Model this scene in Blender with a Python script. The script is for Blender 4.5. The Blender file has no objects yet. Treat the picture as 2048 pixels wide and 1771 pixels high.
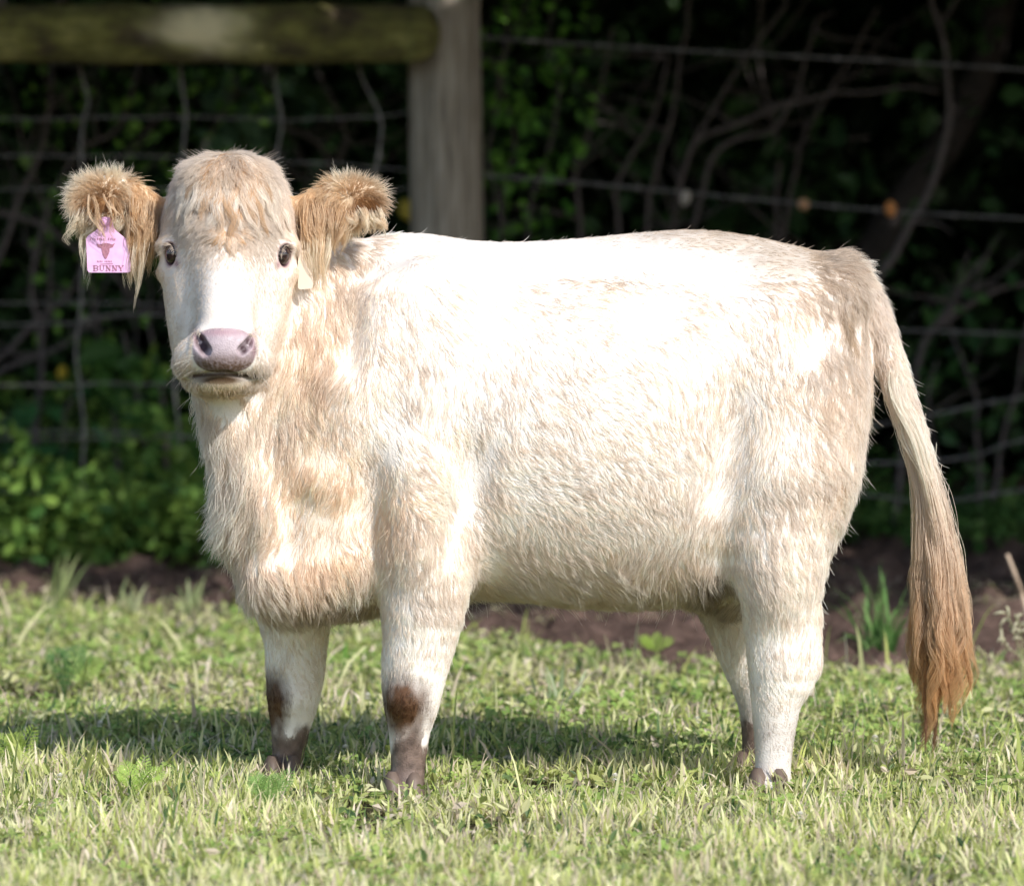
import bpy, math, random
import numpy as np
from mathutils import Vector, Matrix, kdtree
random.seed(7); rng = np.random.default_rng(7)
scene = bpy.context.scene

# ------------------------------------------------------------------ camera
CAM = np.array([0.0, -11.0, 1.25]); F = 11000.0; PITCH = math.atan(550.5 / F)
cam_d = bpy.data.cameras.new("camera"); cam = bpy.data.objects.new("camera", cam_d)
scene.collection.objects.link(cam); scene.camera = cam
cam.location = CAM; cam.rotation_euler = (math.pi / 2 - PITCH, 0, 0)
cam_d.sensor_fit = 'HORIZONTAL'; cam_d.sensor_width = 36.0; cam_d.lens = 36.0 * F / 2048.0
cam_d.clip_start = 0.1; cam_d.clip_end = 2000
cam_d.dof.use_dof = True; cam_d.dof.focus_distance = 10.85; cam_d.dof.aperture_fstop = 3.8
scene.render.resolution_x = 1024; scene.render.resolution_y = 885

# ------------------------------------------------------------------ light
SUN_EL, SUN_AZ = math.radians(38), math.radians(38)   # azimuth measured from straight behind the camera towards the right
world = bpy.data.worlds.new("World"); scene.world = world; world.use_nodes = True
wn = world.node_tree; wn.nodes.clear()
sky = wn.nodes.new('ShaderNodeTexSky'); sky.sky_type = 'NISHITA'; sky.sun_disc = False
sky.sun_elevation = SUN_EL; sky.sun_rotation = math.pi - SUN_AZ
bg = wn.nodes.new('ShaderNodeBackground'); bg.inputs['Strength'].default_value = 0.15
wo = wn.nodes.new('ShaderNodeOutputWorld')
wn.links.new(sky.outputs[0], bg.inputs['Color']); wn.links.new(bg.outputs[0], wo.inputs['Surface'])
sun_dir = Vector((math.cos(SUN_EL) * math.sin(SUN_AZ), -math.cos(SUN_EL) * math.cos(SUN_AZ), math.sin(SUN_EL)))
sl = bpy.data.lights.new("sun", 'SUN'); sl.energy = 3.7; sl.angle = math.radians(0.5); sl.color = (1.0, 0.97, 0.94)
so = bpy.data.objects.new("sun", sl); scene.collection.objects.link(so)
so.rotation_euler = sun_dir.to_track_quat('Z', 'Y').to_euler()
scene.view_settings.view_transform = 'Standard'; scene.view_settings.look = 'None'
scene.view_settings.exposure = 0.50; scene.view_settings.gamma = 1.0
cy = scene.cycles
cy.use_denoising = True; cy.max_bounces = 8; cy.diffuse_bounces = 4; cy.transmission_bounces = 6; cy.glossy_bounces = 2
cy.transparent_max_bounces = 4; cy.use_adaptive_sampling = True; cy.adaptive_threshold = 0.01
cy.caustics_reflective = False; cy.caustics_refractive = False
scene.cycles_curves.shape = 'RIBBONS'
scene.cycles_curves.subdivisions = 2

# ------------------------------------------------------------------ helpers
_fw = np.array([0, math.cos(PITCH), -math.sin(PITCH)]); _up = np.array([0, math.sin(PITCH), math.cos(PITCH)])
def P(px, py, y):                     # point at world depth y that the given photograph pixel looks at
    d = _fw + np.array([1, 0, 0]) * ((px - 1024) / F) + _up * ((885.5 - py) / F)
    return CAM + d * ((y - CAM[1]) / d[1])
def PX(pts):                          # world -> photograph pixels
    r = pts - CAM; dz = r @ _fw
    return 1024 + F * r[..., 0] / dz, 885.5 - F * (r @ _up) / dz
def _h(ix, iy, iz):
    n = (ix * 73856093) ^ (iy * 19349663) ^ (iz * 83492791); n = (n ^ (n >> 13)) * 1274126177; n = n ^ (n >> 16)
    return (n & 0xffff) / 65535.0
_NR = np.array(Matrix.Rotation(.73, 3, 'X') @ Matrix.Rotation(.61, 3, 'Y') @ Matrix.Rotation(.9, 3, 'Z'))
def noise(p, s):                      # smooth value noise 0..1
    q = np.asarray(p, float) @ _NR / s; i = np.floor(q).astype(np.int64); f = q - i; f = f * f * (3 - 2 * f); r = 0
    for a in (0, 1):
        for b in (0, 1):
            for c in (0, 1):
                w = (f[..., 0] if a else 1 - f[..., 0]) * (f[..., 1] if b else 1 - f[..., 1]) * (f[..., 2] if c else 1 - f[..., 2])
                r = r + w * _h(i[..., 0] + a, i[..., 1] + b, i[..., 2] + c)
    return r
def unit(v): return v / np.maximum(np.linalg.norm(v, axis=-1, keepdims=True), 1e-9)
def link(o, parent=None):
    scene.collection.objects.link(o)
    if parent is not None:
        o.parent = parent; o.matrix_parent_inverse = Matrix.Translation(-parent.location)
    return o
def tag(o, label=None, cat=None, group=None, kind=None):
    if label: o['label'] = label
    if cat: o['category'] = cat
    if group: o['group'] = group
    if kind: o['kind'] = kind
    return o
def empty(name, loc):
    o = bpy.data.objects.new(name, None); o.location = loc; o.empty_display_size = .1
    scene.collection.objects.link(o); return o
def mesh_obj(name, V, faces, mat, parent=None, smooth=True, col=None):
    V = np.asarray(V, float)
    me = bpy.data.meshes.new(name)
    if isinstance(faces, np.ndarray):
        nf, k = faces.shape
        me.vertices.add(len(V)); me.vertices.foreach_set('co', V.ravel().astype(np.float32))
        me.loops.add(nf * k); me.loops.foreach_set('vertex_index', faces.ravel().astype(np.int32))
        me.polygons.add(nf); me.polygons.foreach_set('loop_start', (np.arange(nf) * k).astype(np.int32))
        me.update(calc_edges=True)
    else:
        me.from_pydata([tuple(v) for v in V], [], faces)
    me.polygons.foreach_set('use_smooth', np.full(len(me.polygons), smooth))
    if col is not None:
        a = me.color_attributes.new('col', 'FLOAT_COLOR', 'POINT')
        c = np.ones((len(V), 4), np.float32); c[:, :3] = col; a.data.foreach_set('color', c.ravel())
    me.materials.append(mat); me.update()
    return link(bpy.data.objects.new(name, me), parent)
def new_mat(name):
    m = bpy.data.materials.new(name); m.use_nodes = True; nt = m.node_tree
    return m, nt, nt.nodes['Principled BSDF']
def ramp(nt, fac, stops):
    r = nt.nodes.new('ShaderNodeValToRGB'); e = r.color_ramp.elements
    while len(e) < len(stops): e.new(0.5)
    for k, (p, c) in enumerate(stops): e[k].position = p; e[k].color = (*c, 1)
    nt.links.new(fac, r.inputs[0]); return r.outputs[0]
def tex_noise(nt, scale, detail=4, rough=.55, stretch=(1, 1, 1), coord='Object'):
    tc = nt.nodes.new('ShaderNodeTexCoord'); mp = nt.nodes.new('ShaderNodeMapping'); n = nt.nodes.new('ShaderNodeTexNoise')
    mp.inputs['Scale'].default_value = stretch; n.inputs['Scale'].default_value = scale
    n.inputs['Detail'].default_value = detail; n.inputs['Roughness'].default_value = rough
    nt.links.new(tc.outputs[coord], mp.inputs[0]); nt.links.new(mp.outputs[0], n.inputs[0]); return n.outputs['Fac']
def bump(nt, b, fac, strength, dist):
    n = nt.nodes.new('ShaderNodeBump'); n.inputs['Strength'].default_value = strength; n.inputs['Distance'].default_value = dist
    nt.links.new(fac, n.inputs['Height']); nt.links.new(n.outputs[0], b.inputs['Normal'])
def attr_mat(name, rough=.6, trans=0.0, spec=.3, mul=1.0, bumpy=None):
    """colour comes from the 'col' attribute; thin parts let some light through"""
    m, nt, b = new_mat(name)
    a = nt.nodes.new('ShaderNodeAttribute'); a.attribute_name = 'col'
    nt.links.new(a.outputs['Color'], b.inputs['Base Color']); b.inputs['Roughness'].default_value = rough
    b.inputs['Specular IOR Level'].default_value = spec
    if trans:
        t = nt.nodes.new('ShaderNodeBsdfTranslucent'); mx = nt.nodes.new('ShaderNodeMixShader'); mx.inputs[0].default_value = trans
        nt.links.new(a.outputs['Color'], t.inputs['Color']); nt.links.new(b.outputs[0], mx.inputs[1]); nt.links.new(t.outputs[0], mx.inputs[2])
        nt.links.new(mx.outputs[0], nt.nodes['Material Output'].inputs['Surface'])
    if bumpy: bump(nt, b, tex_noise(nt, bumpy[0]), bumpy[1], bumpy[2])
    return m
def flat_mat(name, col, rough=.6, spec=.3, metal=0, var=.25, scale=20, stretch=(1, 1, 1), b_str=.3, b_dist=.003):
    m, nt, b = new_mat(name); f = tex_noise(nt, scale, stretch=stretch)
    c = np.array(col); nt.links.new(ramp(nt, f, [(.3, tuple(c * (1 - var))), (.7, tuple(np.minimum(c * (1 + var), 1)))]), b.inputs['Base Color'])
    b.inputs['Roughness'].default_value = rough; b.inputs['Specular IOR Level'].default_value = spec; b.inputs['Metallic'].default_value = metal
    bump(nt, b, f, b_str, b_dist); return m
def tube(pts, rad, n=8, cap=True):
    """tapered tube along a polyline -> verts, quad list"""
    pts = np.asarray(pts, float); rad = np.broadcast_to(np.asarray(rad, float), (len(pts),))
    T = unit(np.gradient(pts, axis=0)); ref = np.array([0, 0, 1.0]) if abs(T[0][2]) < .8 else np.array([0, 1.0, 0])
    V = []; Fc = []
    u = unit(np.cross(T[0], ref))
    for k in range(len(pts)):
        u = unit(u - T[k] * (u @ T[k])); w = np.cross(T[k], u)
        for j in range(n):
            a = 2 * math.pi * j / n; V.append(pts[k] + rad[k] * (math.cos(a) * u + math.sin(a) * w))
    for k in range(len(pts) - 1):
        for j in range(n):
            j2 = (j + 1) % n; Fc.append((k * n + j, k * n + j2, (k + 1) * n + j2, (k + 1) * n + j))
    if cap: Fc += [tuple(range(n))[::-1], tuple(range((len(pts) - 1) * n, len(pts) * n))]
    return V, Fc
class MB:
    def __init__(s): s.V = []; s.F = []; s.C = []
    def add(s, V, Fc, c=None):
        o = len(s.V); s.V += list(V); s.F += [tuple(i + o for i in f) for f in Fc]
        s.C += [c if c is not None else (.5, .5, .5)] * len(V)
    def build(s, name, mat, parent=None, smooth=True, col=False):
        return mesh_obj(name, s.V, s.F, mat, parent, smooth, np.array(s.C) if col else None)
def spline(pts, n):
    pts = np.asarray(pts, float); k = len(pts)
    if k < 3: return np.array([pts[0] + (pts[-1] - pts[0]) * t for t in np.linspace(0, 1, n)])
    ext = np.vstack([2 * pts[0] - pts[1], pts, 2 * pts[-1] - pts[-2]]); out = []
    for t in np.linspace(0, k - 1 - 1e-6, n):
        i = int(t); f = t - i; a, b, c, d = ext[i:i + 4]
        out.append(.5 * (2 * b + (c - a) * f + (2 * a - 5 * b + 4 * c - d) * f * f + (3 * b - a - 3 * c + d) * f ** 3))
    return np.array(out)

# ------------------------------------------------------------------ the cow: one signed distance field, one skin
def smin(a, b, k):
    h = np.clip(.5 + .5 * (b - a) / k, 0, 1); return b + (a - b) * h - k * h * (1 - h)
def culled(f, lo, hi):                # skip a primitive when a whole batch of points is far from it
    lo = np.array(lo) - .16; hi = np.array(hi) + .16
    def g(p):
        if (p.max(0) < lo).any() or (p.min(0) > hi).any(): return np.full(len(p), .5)
        return f(p)
    return g
def chain(pts, sy=1.0, y0=None, res=0):
    if res: pts = spline(np.array(pts, float), res)
    W = [np.append(P(a, b, c), r / 1000.0) for a, b, c, r in pts]
    y0 = np.mean([w[1] for w in W]) if y0 is None else y0
    def f(p):
        q = p.copy(); q[:, 1] = (q[:, 1] - y0) / sy; d = None
        for A, B in zip(W[:-1], W[1:]):
            a = A[:3].copy(); b = B[:3].copy(); a[1] = (a[1] - y0) / sy; b[1] = (b[1] - y0) / sy
            ab = b - a; t = np.clip((q - a) @ ab / (ab @ ab), 0, 1)
            e = np.linalg.norm(q - a - t[:, None] * ab, axis=1) - (A[3] + (B[3] - A[3]) * t)
            d = e if d is None else np.minimum(d, e)
        return d * (sy + 1) / 2 if sy < 1 else d
    A_ = np.array(W); return culled(f, (A_[:, :3] - A_[:, 3:]).min(0), (A_[:, :3] + A_[:, 3:]).max(0))
def ell(px, py, dep, rx, ry, rz, roll=0.0, yaw=0.0):      # radii in mm; roll turns it in the picture plane, yaw about z
    c = P(px, py, dep); R = np.array(Matrix.Rotation(math.radians(roll), 3, 'Y') @ Matrix.Rotation(math.radians(yaw), 3, 'Z')); s = np.array([rx, ry, rz]) / 1000.0
    def f(p):
        q = (p - c) @ R; k0 = np.linalg.norm(q / s, axis=1); k1 = np.linalg.norm(q / (s * s), axis=1)
        return k0 * (k0 - 1) / np.maximum(k1, 1e-6)
    return culled(f, c - s.max(), c + s.max())
def smooth_table(T, n=80):
    T = np.array(T, float); x = T[:, 0]; xs = np.linspace(x[0], x[-1], n); out = [xs]
    for j in range(1, T.shape[1]):
        m = np.gradient(T[:, j], x); y = np.empty(n)
        for i, xv in enumerate(xs):
            k = min(np.searchsorted(x, xv, side='right') - 1, len(x) - 2); h = x[k + 1] - x[k]; t = (xv - x[k]) / h
            y[i] = (2*t**3-3*t*t+1)*T[k, j] + (t**3-2*t*t+t)*h*m[k] + (-2*t**3+3*t*t)*T[k+1, j] + (t**3-t*t)*h*m[k+1]
        out.append(y)
    return np.array(out).T
def loft_x(T):       # along the body: px, top py, bottom py, depth of the axis, half width mm
    rows = []
    for px, t, b, dep, hw in smooth_table(T):
        a = P(px, t, dep); c = P(px, b, dep); rows.append((a[0], (a[2] + c[2]) / 2, (a[2] - c[2]) / 2, dep, hw / 1000))
    R = np.array(rows); o = np.argsort(R[:, 0]); R = R[o]
    def f(p):
        x = p[:, 0]; g = [np.interp(x, R[:, 0], R[:, j]) for j in (1, 2, 3, 4)]
        rz = np.maximum(g[1], .004); ry = np.maximum(g[3], .004)
        q = np.sqrt(((p[:, 2] - g[0]) / rz) ** 2 + ((p[:, 1] - g[2]) / ry) ** 2); d = (q - 1) * np.minimum(rz, ry)
        out = np.maximum(R[0, 0] - x, x - R[-1, 0]); return np.where(out > 0, np.sqrt(np.maximum(d, 0) ** 2 + out ** 2), d)
    return f
def loft_z(T):       # head: py, centre px, half width, front depth, back depth
    rows = []
    for py, cx, hw, yf, yb in smooth_table(T):
        a = P(cx, py, (yf + yb) / 2); rows.append((a[2], a[0], hw / 1000, (yf + yb) / 2, (yb - yf) / 2))
    R = np.array(rows); R = R[np.argsort(R[:, 0])]
    def f(p):
        z = p[:, 2]; g = [np.interp(z, R[:, 0], R[:, j]) for j in (1, 2, 3, 4)]
        rx = np.maximum(g[1], .004); ry = np.maximum(g[3], .004); n = 2.25
        q = (np.abs((p[:, 0] - g[0]) / rx) ** n + np.abs((p[:, 1] - g[2]) / ry) ** n) ** (1 / n); d = (q - 1) * np.minimum(rx, ry)
        out = np.maximum(R[0, 0] - z, z - R[-1, 0]); return np.where(out > 0, np.sqrt(np.maximum(d, 0) ** 2 + out ** 2), d)
    return f
TORSO = [loft_x([(512,980,1140,-.05,50),(536,880,1190,-.04,105),(580,720,1212,-.03,160),(640,615,1216,-.02,190),(700,545,1214,-.01,205),(780,487,1205,0,212),(880,478,1192,.005,228),
    (1000,484,1192,.01,262),(1150,478,1206,.02,285),(1300,464,1208,.03,285),(1400,460,1196,.04,268),(1480,468,1150,.045,245),
    (1560,484,1090,.05,232),(1640,508,1010,.055,212),(1690,540,960,.06,170),(1720,590,900,.06,115),(1734,660,820,.06,50)])]
TORSO_ADD = [ (ell(835,760,-.17,115,70,230,8), .10),          # shoulder muscle
    (ell(1665,590,-.03,60,90,60), .05),
    (ell(1580,820,-.09,135,120,260,-6), .09), (ell(1580,820,.2,130,110,250,-6), .08),
    (ell(1700,740,.06,20,120,160), .05),
    (ell(560,1165,-.09,62,62,48), .05), (ell(660,1190,-.06,110,90,34), .05), (ell(620,1080,-.10,110,80,120), .06), (ell(500,1030,-.10,38,60,75,12), .03), (ell(650,985,-.175,60,30,40,0), .03), (ell(715,1090,-.17,45,40,90,0), .03)]
NECK = [(chain([(770,690,.0,200),(650,640,-.02,165),(540,560,-.04,125),(470,480,-.08,105)], .78), .12),
    (chain([(540,700,-.08,120),(582,860,-.08,126),(606,1010,-.07,128)], .85), .09),
    (chain([(438,775,-.13,48),(468,860,-.12,58),(516,970,-.11,64),(556,1080,-.10,70),(576,1150,-.09,62)]), .07),
    (ell(700,800,-.14,80,60,170,10), .09)]
NFRONT = chain([(835,950,-.15,105),(846,1080,-.16,98),(850,1180,-.165,86),(840,1270,-.165,73),(828,1345,-.165,64),(823,1405,-.165,55),(819,1460,-.165,42),(816,1530,-.165,34),(811,1572,-.17,38),(806,1592,-.18,42)], res=24)
FFRONT = chain([(590,1080,.13,95),(588,1200,.14,78),(592,1280,.14,64),(590,1345,.14,59),(586,1400,.14,52),(581,1455,.14,40),(575,1515,.14,32),(571,1545,.135,36),(566,1558,.12,40)], res=24)
NHIND = chain([(1560,960,-.08,125),(1558,1090,-.09,103),(1560,1190,-.095,80),(1562,1270,-.095,70),(1563,1335,-.095,66),(1553,1400,-.095,51),(1549,1460,-.095,42),(1546,1530,-.10,36),(1542,1570,-.105,42),(1536,1590,-.12,45)], res=24)
FHIND = chain([(1500,1010,.19,120),(1462,1150,.19,84),(1478,1240,.2,68),(1500,1320,.21,58),(1516,1390,.21,46),(1518,1450,.21,37),(1515,1510,.21,33),(1510,1540,.2,38),(1505,1552,.19,42)], res=24)
HIND_ADD = [(chain([(1612,1230,-.09,20),(1618,1325,-.09,20),(1600,1362,-.09,16)]), .04), (chain([(1420,1120,-.05,60),(1440,1170,.05,60)]), .05)]
TAILP = [(1652,562,.06,50),(1706,582,.06,42),(1742,622,.04,34),(1768,690,.03,30),(1798,780,.02,28),(1832,880,.02,25),(1858,980,.02,22),(1874,1080,.02,18),(1882,1170,.02,12),(1884,1230,.02,8)]
TAIL = chain(TAILP, res=24)
HEAD0 = loft_z([(314,457,22,-.17,-.09),(326,457,62,-.215,-.04),(350,457,92,-.25,-.01),(382,457,112,-.28,0),(425,457,127,-.303,.01),(480,458,134,-.322,.01),(540,458,134,-.335,.0),
    (600,456,124,-.35,-.02),(660,453,113,-.36,-.05),(700,450,103,-.355,-.08),(740,447,89,-.345,-.10),(772,444,68,-.33,-.13),(790,442,40,-.30,-.17)])
HEAD = culled(HEAD0, P(310, 800, -.1) - [0, .3, 0], P(600, 310, -.1) + [0, .2, 0])
HEAD_ADD = [(ell(458,400,-.25,90,60,90), .05),
    (chain([(457,480,-.285,58),(454,580,-.355,50),(450,650,-.40,50),(447,690,-.425,50)]), .05),
    (ell(446,706,-.405,80,62,50), .03), (ell(384,722,-.385,37,44,36), .025), (ell(508,724,-.385,37,44,36), .025),
    (ell(443,764,-.395,56,46,24), .02),
    (ell(418,688,-.432,33,28,33), .010), (ell(478,688,-.432,33,28,33), .010), (ell(448,700,-.430,52,32,40), .016), (ell(446,722,-.428,46,30,24), .012),
    (ell(350,480,-.222,34,40,14,-20), .024), (ell(563,482,-.222,34,40,14,20), .024),
    (ell(345,545,-.20,26,40,16,10), .022), (ell(566,547,-.20,26,40,16,-10), .022)]
EARL = [chain([(318,425,-.13,30),(268,412,-.14,46),(222,405,-.15,58),(186,397,-.15,44),(168,388,-.15,26)], .36)]
EARR = [chain([(600,422,-.13,30),(650,414,-.14,44),(692,407,-.15,52),(722,402,-.15,42),(742,397,-.15,26)], .36)]
EAR_CUT = [ell(210,404,-.195,48,24,38,5), ell(702,404,-.195,42,24,34,-5)]
def fold(fs, p, d=None):
    for f, k in fs: d = f(p) if d is None else smin(d, f(p), k)
    return d
def sdf_head(p):
    return fold(HEAD_ADD, p, HEAD(p))
def groups(p):
    return np.array([fold(TORSO_ADD, p, TORSO[0](p)), fold(NECK, p), NFRONT(p), FFRONT(p), fold(HIND_ADD[:1], p, NHIND(p)), FHIND(p), TAIL(p), sdf_head(p), EARL[0](p), EARR[0](p)])
CUTS = []            # fine carving (nostrils, mouth, eye sockets): (function, smoothness)
def sdf(p):
    if len(p) > 15000: return np.concatenate([sdf(p[i:i + 12000]) for i in range(0, len(p), 12000)])
    d = fold(TORSO_ADD, p, TORSO[0](p)); d = smin(d, fold(NECK, p), .07)
    d = smin(d, NFRONT(p), .06); d = smin(d, FFRONT(p), .06); d = smin(d, NHIND(p), .07); d = smin(d, FHIND(p), .06)
    d = fold(HIND_ADD, p, d); d = smin(d, TAIL(p), .025)
    d = smin(d, sdf_head(p), .04)
    e = np.minimum(EARL[0](p), EARR[0](p))
    for c in EAR_CUT: e = -smin(-e, c(p), .012)
    d = smin(d, e, .02)
    for c, k in CUTS: d = -smin(-d, c(p), k)
    return d
def surf(px, py, y0=-.7, y1=.5):      # where the line of sight through a pixel meets the skin
    a = P(px, py, y0); b = P(px, py, y1); t = np.linspace(0, 1, 1200)[:, None]; q = a + (b - a) * t; v = sdf(q)
    k = np.argmax(v < 0); return q[k] if v[k] < 0 else None
def grad(p, e=.002):
    g = np.stack([sdf(p + np.eye(3)[j] * e) - sdf(p - np.eye(3)[j] * e) for j in range(3)], 1); return g / (2 * e)
def relief(px, py, rx, rz, h, ry=60, roll=0):      # low swelling (h > 0) or hollow (h < 0) on the visible side, mm
    q = surf(px, py); c = q + np.array([0, (ry - h) / 1000 if h > 0 else -(ry + h) / 1000, 0]); R = np.array(Matrix.Rotation(math.radians(roll), 3, 'Y')); s = np.array([rx, ry, rz]) / 1000
    def f(p):
        g = (p - c) @ R; k0 = np.linalg.norm(g / s, axis=1); k1 = np.linalg.norm(g / (s * s), axis=1); return k0 * (k0 - 1) / np.maximum(k1, 1e-6)
    return culled(f, c - s.max(), c + s.max())
_sw = [(relief(525,1000,26,95,7,60,-14), .04), (relief(660,960,60,45,5,60), .04), (relief(560,1160,60,44,12,60), .05), (relief(850,1040,62,120,16,60,6), .05), (relief(640,1140,80,56,6,60), .05), (relief(720,760,60,170,8,60,8), .05), (relief(1560,1130,60,110,10,60), .05), (relief(812,1400,34,36,7,30), .02), (relief(581,1398,30,34,6,30), .02)]
_dn = [(relief(578,1050,20,85,-6,60,14), .04), (relief(735,1020,26,110,-7,60,8), .05), (relief(1452,930,32,150,-16,60,10), .05), (relief(1310,590,80,60,-10,60,-10), .05), (relief(930,1010,26,120,-9,60,12), .05), (relief(1640,640,34,80,-10,60,10), .04), (relief(700,620,34,110,-4,60,4), .05)]
TORSO_UP, CUTS_BODY = _sw, _dn
CUTS += CUTS_BODY
_sdf0 = sdf
def sdf(p):
    if len(p) > 15000: return np.concatenate([sdf(p[i:i + 12000]) for i in range(0, len(p), 12000)])
    d = _sdf0_nocut(p); d = fold(TORSO_UP, p, d)
    for c, k in CUTS: d = -smin(-d, c(p), k)
    return d
def _sdf0_nocut(p):
    global CUTS
    keep, CUTS = CUTS, []; d = _sdf0(p); CUTS = keep; return d
EYES = []
for px, py, sgn in ((340, 508, -1), (570, 511, 1)):
    s = surf(px, py); n = unit(grad(s[None])[0]); EYES.append((s, n, sgn))
def oriented(c, ax, radii):           # ellipsoid with given axes (rows)
    A = np.array(ax).T; s = np.array(radii)
    def f(p):
        q = (p - c) @ A; k0 = np.linalg.norm(q / s, axis=1); k1 = np.linalg.norm(q / (s * s), axis=1); return k0 * (k0 - 1) / np.maximum(k1, 1e-6)
    return f
for s, n, sgn in EYES:
    CUTS.append((oriented(s + n * .004, [unit(np.cross([0, 0, 1.0], n)), n, unit(np.cross(n, np.cross([0, 0, 1.0], n)))], (.0215, .017, .0225)), .004))
def pts_chain(pp, off, r):            # carve along surface pixels
    W = [surf(a, b) + np.array([0, off, 0]) for a, b in pp]; R = r if hasattr(r, '__len__') else [r] * len(W)
    def f(p):
        d = None
        for i in range(len(W) - 1):
            ab = W[i + 1] - W[i]; t = np.clip((p - W[i]) @ ab / (ab @ ab), 0, 1)
            e = np.linalg.norm(p - W[i] - t[:, None] * ab, axis=1) - (R[i] + (R[i + 1] - R[i]) * t); d = e if d is None else np.minimum(d, e)
        return d
    return f
_c = [(pts_chain([(393,670),(399,684),(411,700)], .002, [.006, .013, .012]), .006), (pts_chain([(503,674),(496,689),(483,701)], .002, [.005, .010, .009]), .006),
      (pts_chain([(372,752),(395,749),(420,746),(450,745),(480,750),(505,756),(524,756)], .0, [.002, .004, .005, .006, .005, .004, .002]), .005)]
CUTS += _c
# coarse pass, then fine values only near the skin, then surface nets
H = .005; FAC = 5
lo = np.array([-1.00, -.56, -.03]); n_c = (np.array([2.02, 1.06, 1.36]) / (H * FAC)).astype(int); 
ax = [lo[j] + (np.arange(n_c[j]) + .5) * H * FAC for j in range(3)]
G = np.stack(np.meshgrid(*ax, indexing='ij'), -1).reshape(-1, 3); dc = sdf(G).reshape(n_c)
V = np.repeat(np.repeat(np.repeat(dc, FAC, 0), FAC, 1), FAC, 2).astype(np.float32)
near = np.argwhere(np.abs(dc) < .05); o5 = np.stack(np.meshgrid(*[np.arange(FAC)] * 3, indexing='ij'), -1).reshape(-1, 3)
for s in range(0, len(near), 4000):
    idx = (near[s:s + 4000, None] * FAC + o5).reshape(-1, 3); V[idx[:, 0], idx[:, 1], idx[:, 2]] = sdf(lo + (idx + .5) * H)
S = V < 0
c8 = [(a, b, c) for a in (0, 1) for b in (0, 1) for c in (0, 1)]
sl8 = lambda A, a, b, c: A[a:A.shape[0] - 1 + a, b:A.shape[1] - 1 + b, c:A.shape[2] - 1 + c]
cnt = sum(sl8(S, *c).astype(np.int8) for c in c8); act = np.argwhere((cnt > 0) & (cnt < 8))
vid = -np.ones(cnt.shape, np.int32); vid[act[:, 0], act[:, 1], act[:, 2]] = np.arange(len(act))
acc = np.zeros((len(act), 3)); w = np.zeros(len(act)); val = {c: V[act[:, 0] + c[0], act[:, 1] + c[1], act[:, 2] + c[2]] for c in c8}
for c in c8:
    for j in range(3):
        if c[j] == 0:
            e = list(c); e[j] = 1; a, b = val[c], val[tuple(e)]; m = (a < 0) != (b < 0); t = np.where(m, a / np.where(m, a - b, 1), 0)
            q = np.tile(np.array(c, float), (len(act), 1)); q[:, j] = t; acc += q * m[:, None]; w += m
SV = lo + (act + acc / w[:, None] + .5) * H
quads = []
for j in range(3):
    u, v = [(1, 2), (2, 0), (0, 1)][j]
    s0 = [slice(None)] * 3; s1 = [slice(None)] * 3; s0[j] = slice(0, -1); s1[j] = slice(1, None)
    A = S[tuple(s0)]; B = S[tuple(s1)]; E = np.argwhere(A != B); E = E[(E[:, u] > 0) & (E[:, v] > 0)]
    E = E[np.all(E < np.array(cnt.shape), axis=1)]
    du = np.zeros(3, int); du[u] = 1; dv = np.zeros(3, int); dv[v] = 1
    g = lambda K: vid[K[:, 0], K[:, 1], K[:, 2]]
    q = np.stack([g(E), g(E - du), g(E - du - dv), g(E - dv)], 1); fl = ~A[E[:, 0], E[:, 1], E[:, 2]]
    q[fl] = q[fl][:, ::-1]; quads.append(q)
Q = np.vstack(quads); Q = Q[(Q >= 0).all(1)][:, ::-1]
for _ in range(2):
    g = grad(SV); SV = SV - g * (sdf(SV) / np.maximum((g * g).sum(1), .2))[:, None] * .8
def relax(V, Fq, it, w_=None):
    n = len(V); E = np.vstack([Fq[:, [0, 1]], Fq[:, [1, 2]], Fq[:, [2, 3]], Fq[:, [3, 0]]]); E = np.vstack([E, E[:, ::-1]]); deg = np.maximum(np.bincount(E[:, 0], minlength=n), 1)[:, None]
    for k in range(it):
        S_ = np.stack([np.bincount(E[:, 0], V[E[:, 1], j], minlength=n) for j in range(3)], 1) / deg; V = V + (S_ - V) * (.6 if k % 2 == 0 else -.52) * (1 if w_ is None else w_)
    return V
bx, by = PX(SV); _w = np.where((bx > 290) & (bx < 630) & (by > 290) & (by < 810) & (SV[:, 1] < -.12), 0, 1.0)[:, None]
SV = relax(SV, Q, 60, _w)
# finer skin on the face
fc = SV[Q].mean(1); hx, hy = PX(fc); sel = (hx > 300) & (hx < 620) & (hy > 440) & (hy < 800) & (fc[:, 1] < -.14)
def refine(SV, Q, sel):
    """split the selected quads in four; neighbours keep their edge by becoming n-gons"""
    ed = {}; V2 = list(map(tuple, SV))
    def mid(a, b):
        k = (a, b) if a < b else (b, a)
        if k not in ed: ed[k] = len(V2); V2.append(tuple((np.array(V2[a]) + np.array(V2[b])) / 2))
        return ed[k]
    out = []
    for f in Q[sel].tolist():
        m = [mid(f[i], f[(i + 1) % 4]) for i in range(4)]; c = len(V2); V2.append(tuple(np.mean([V2[i] for i in f], 0)))
        out += [(f[i], m[i], c, m[i - 1]) for i in range(4)]
    rest = []
    for f in Q[~sel].tolist():
        g = []
        for i in range(4):
            a, b = f[i], f[(i + 1) % 4]; g.append(a); k = (a, b) if a < b else (b, a)
            if k in ed: g.append(ed[k])
        rest.append(tuple(g))
    return np.array(V2), np.array(out), rest
SV, Qf, rest0 = refine(SV, Q, sel)
fc = SV[Qf].mean(1); hx, hy = PX(fc); sel2 = (hx > 320) & (hx < 600) & (hy > 470) & (hy < 790) & (fc[:, 1] < -.17)
SV, Qff, rest1 = refine(SV, Qf, sel2)
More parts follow.
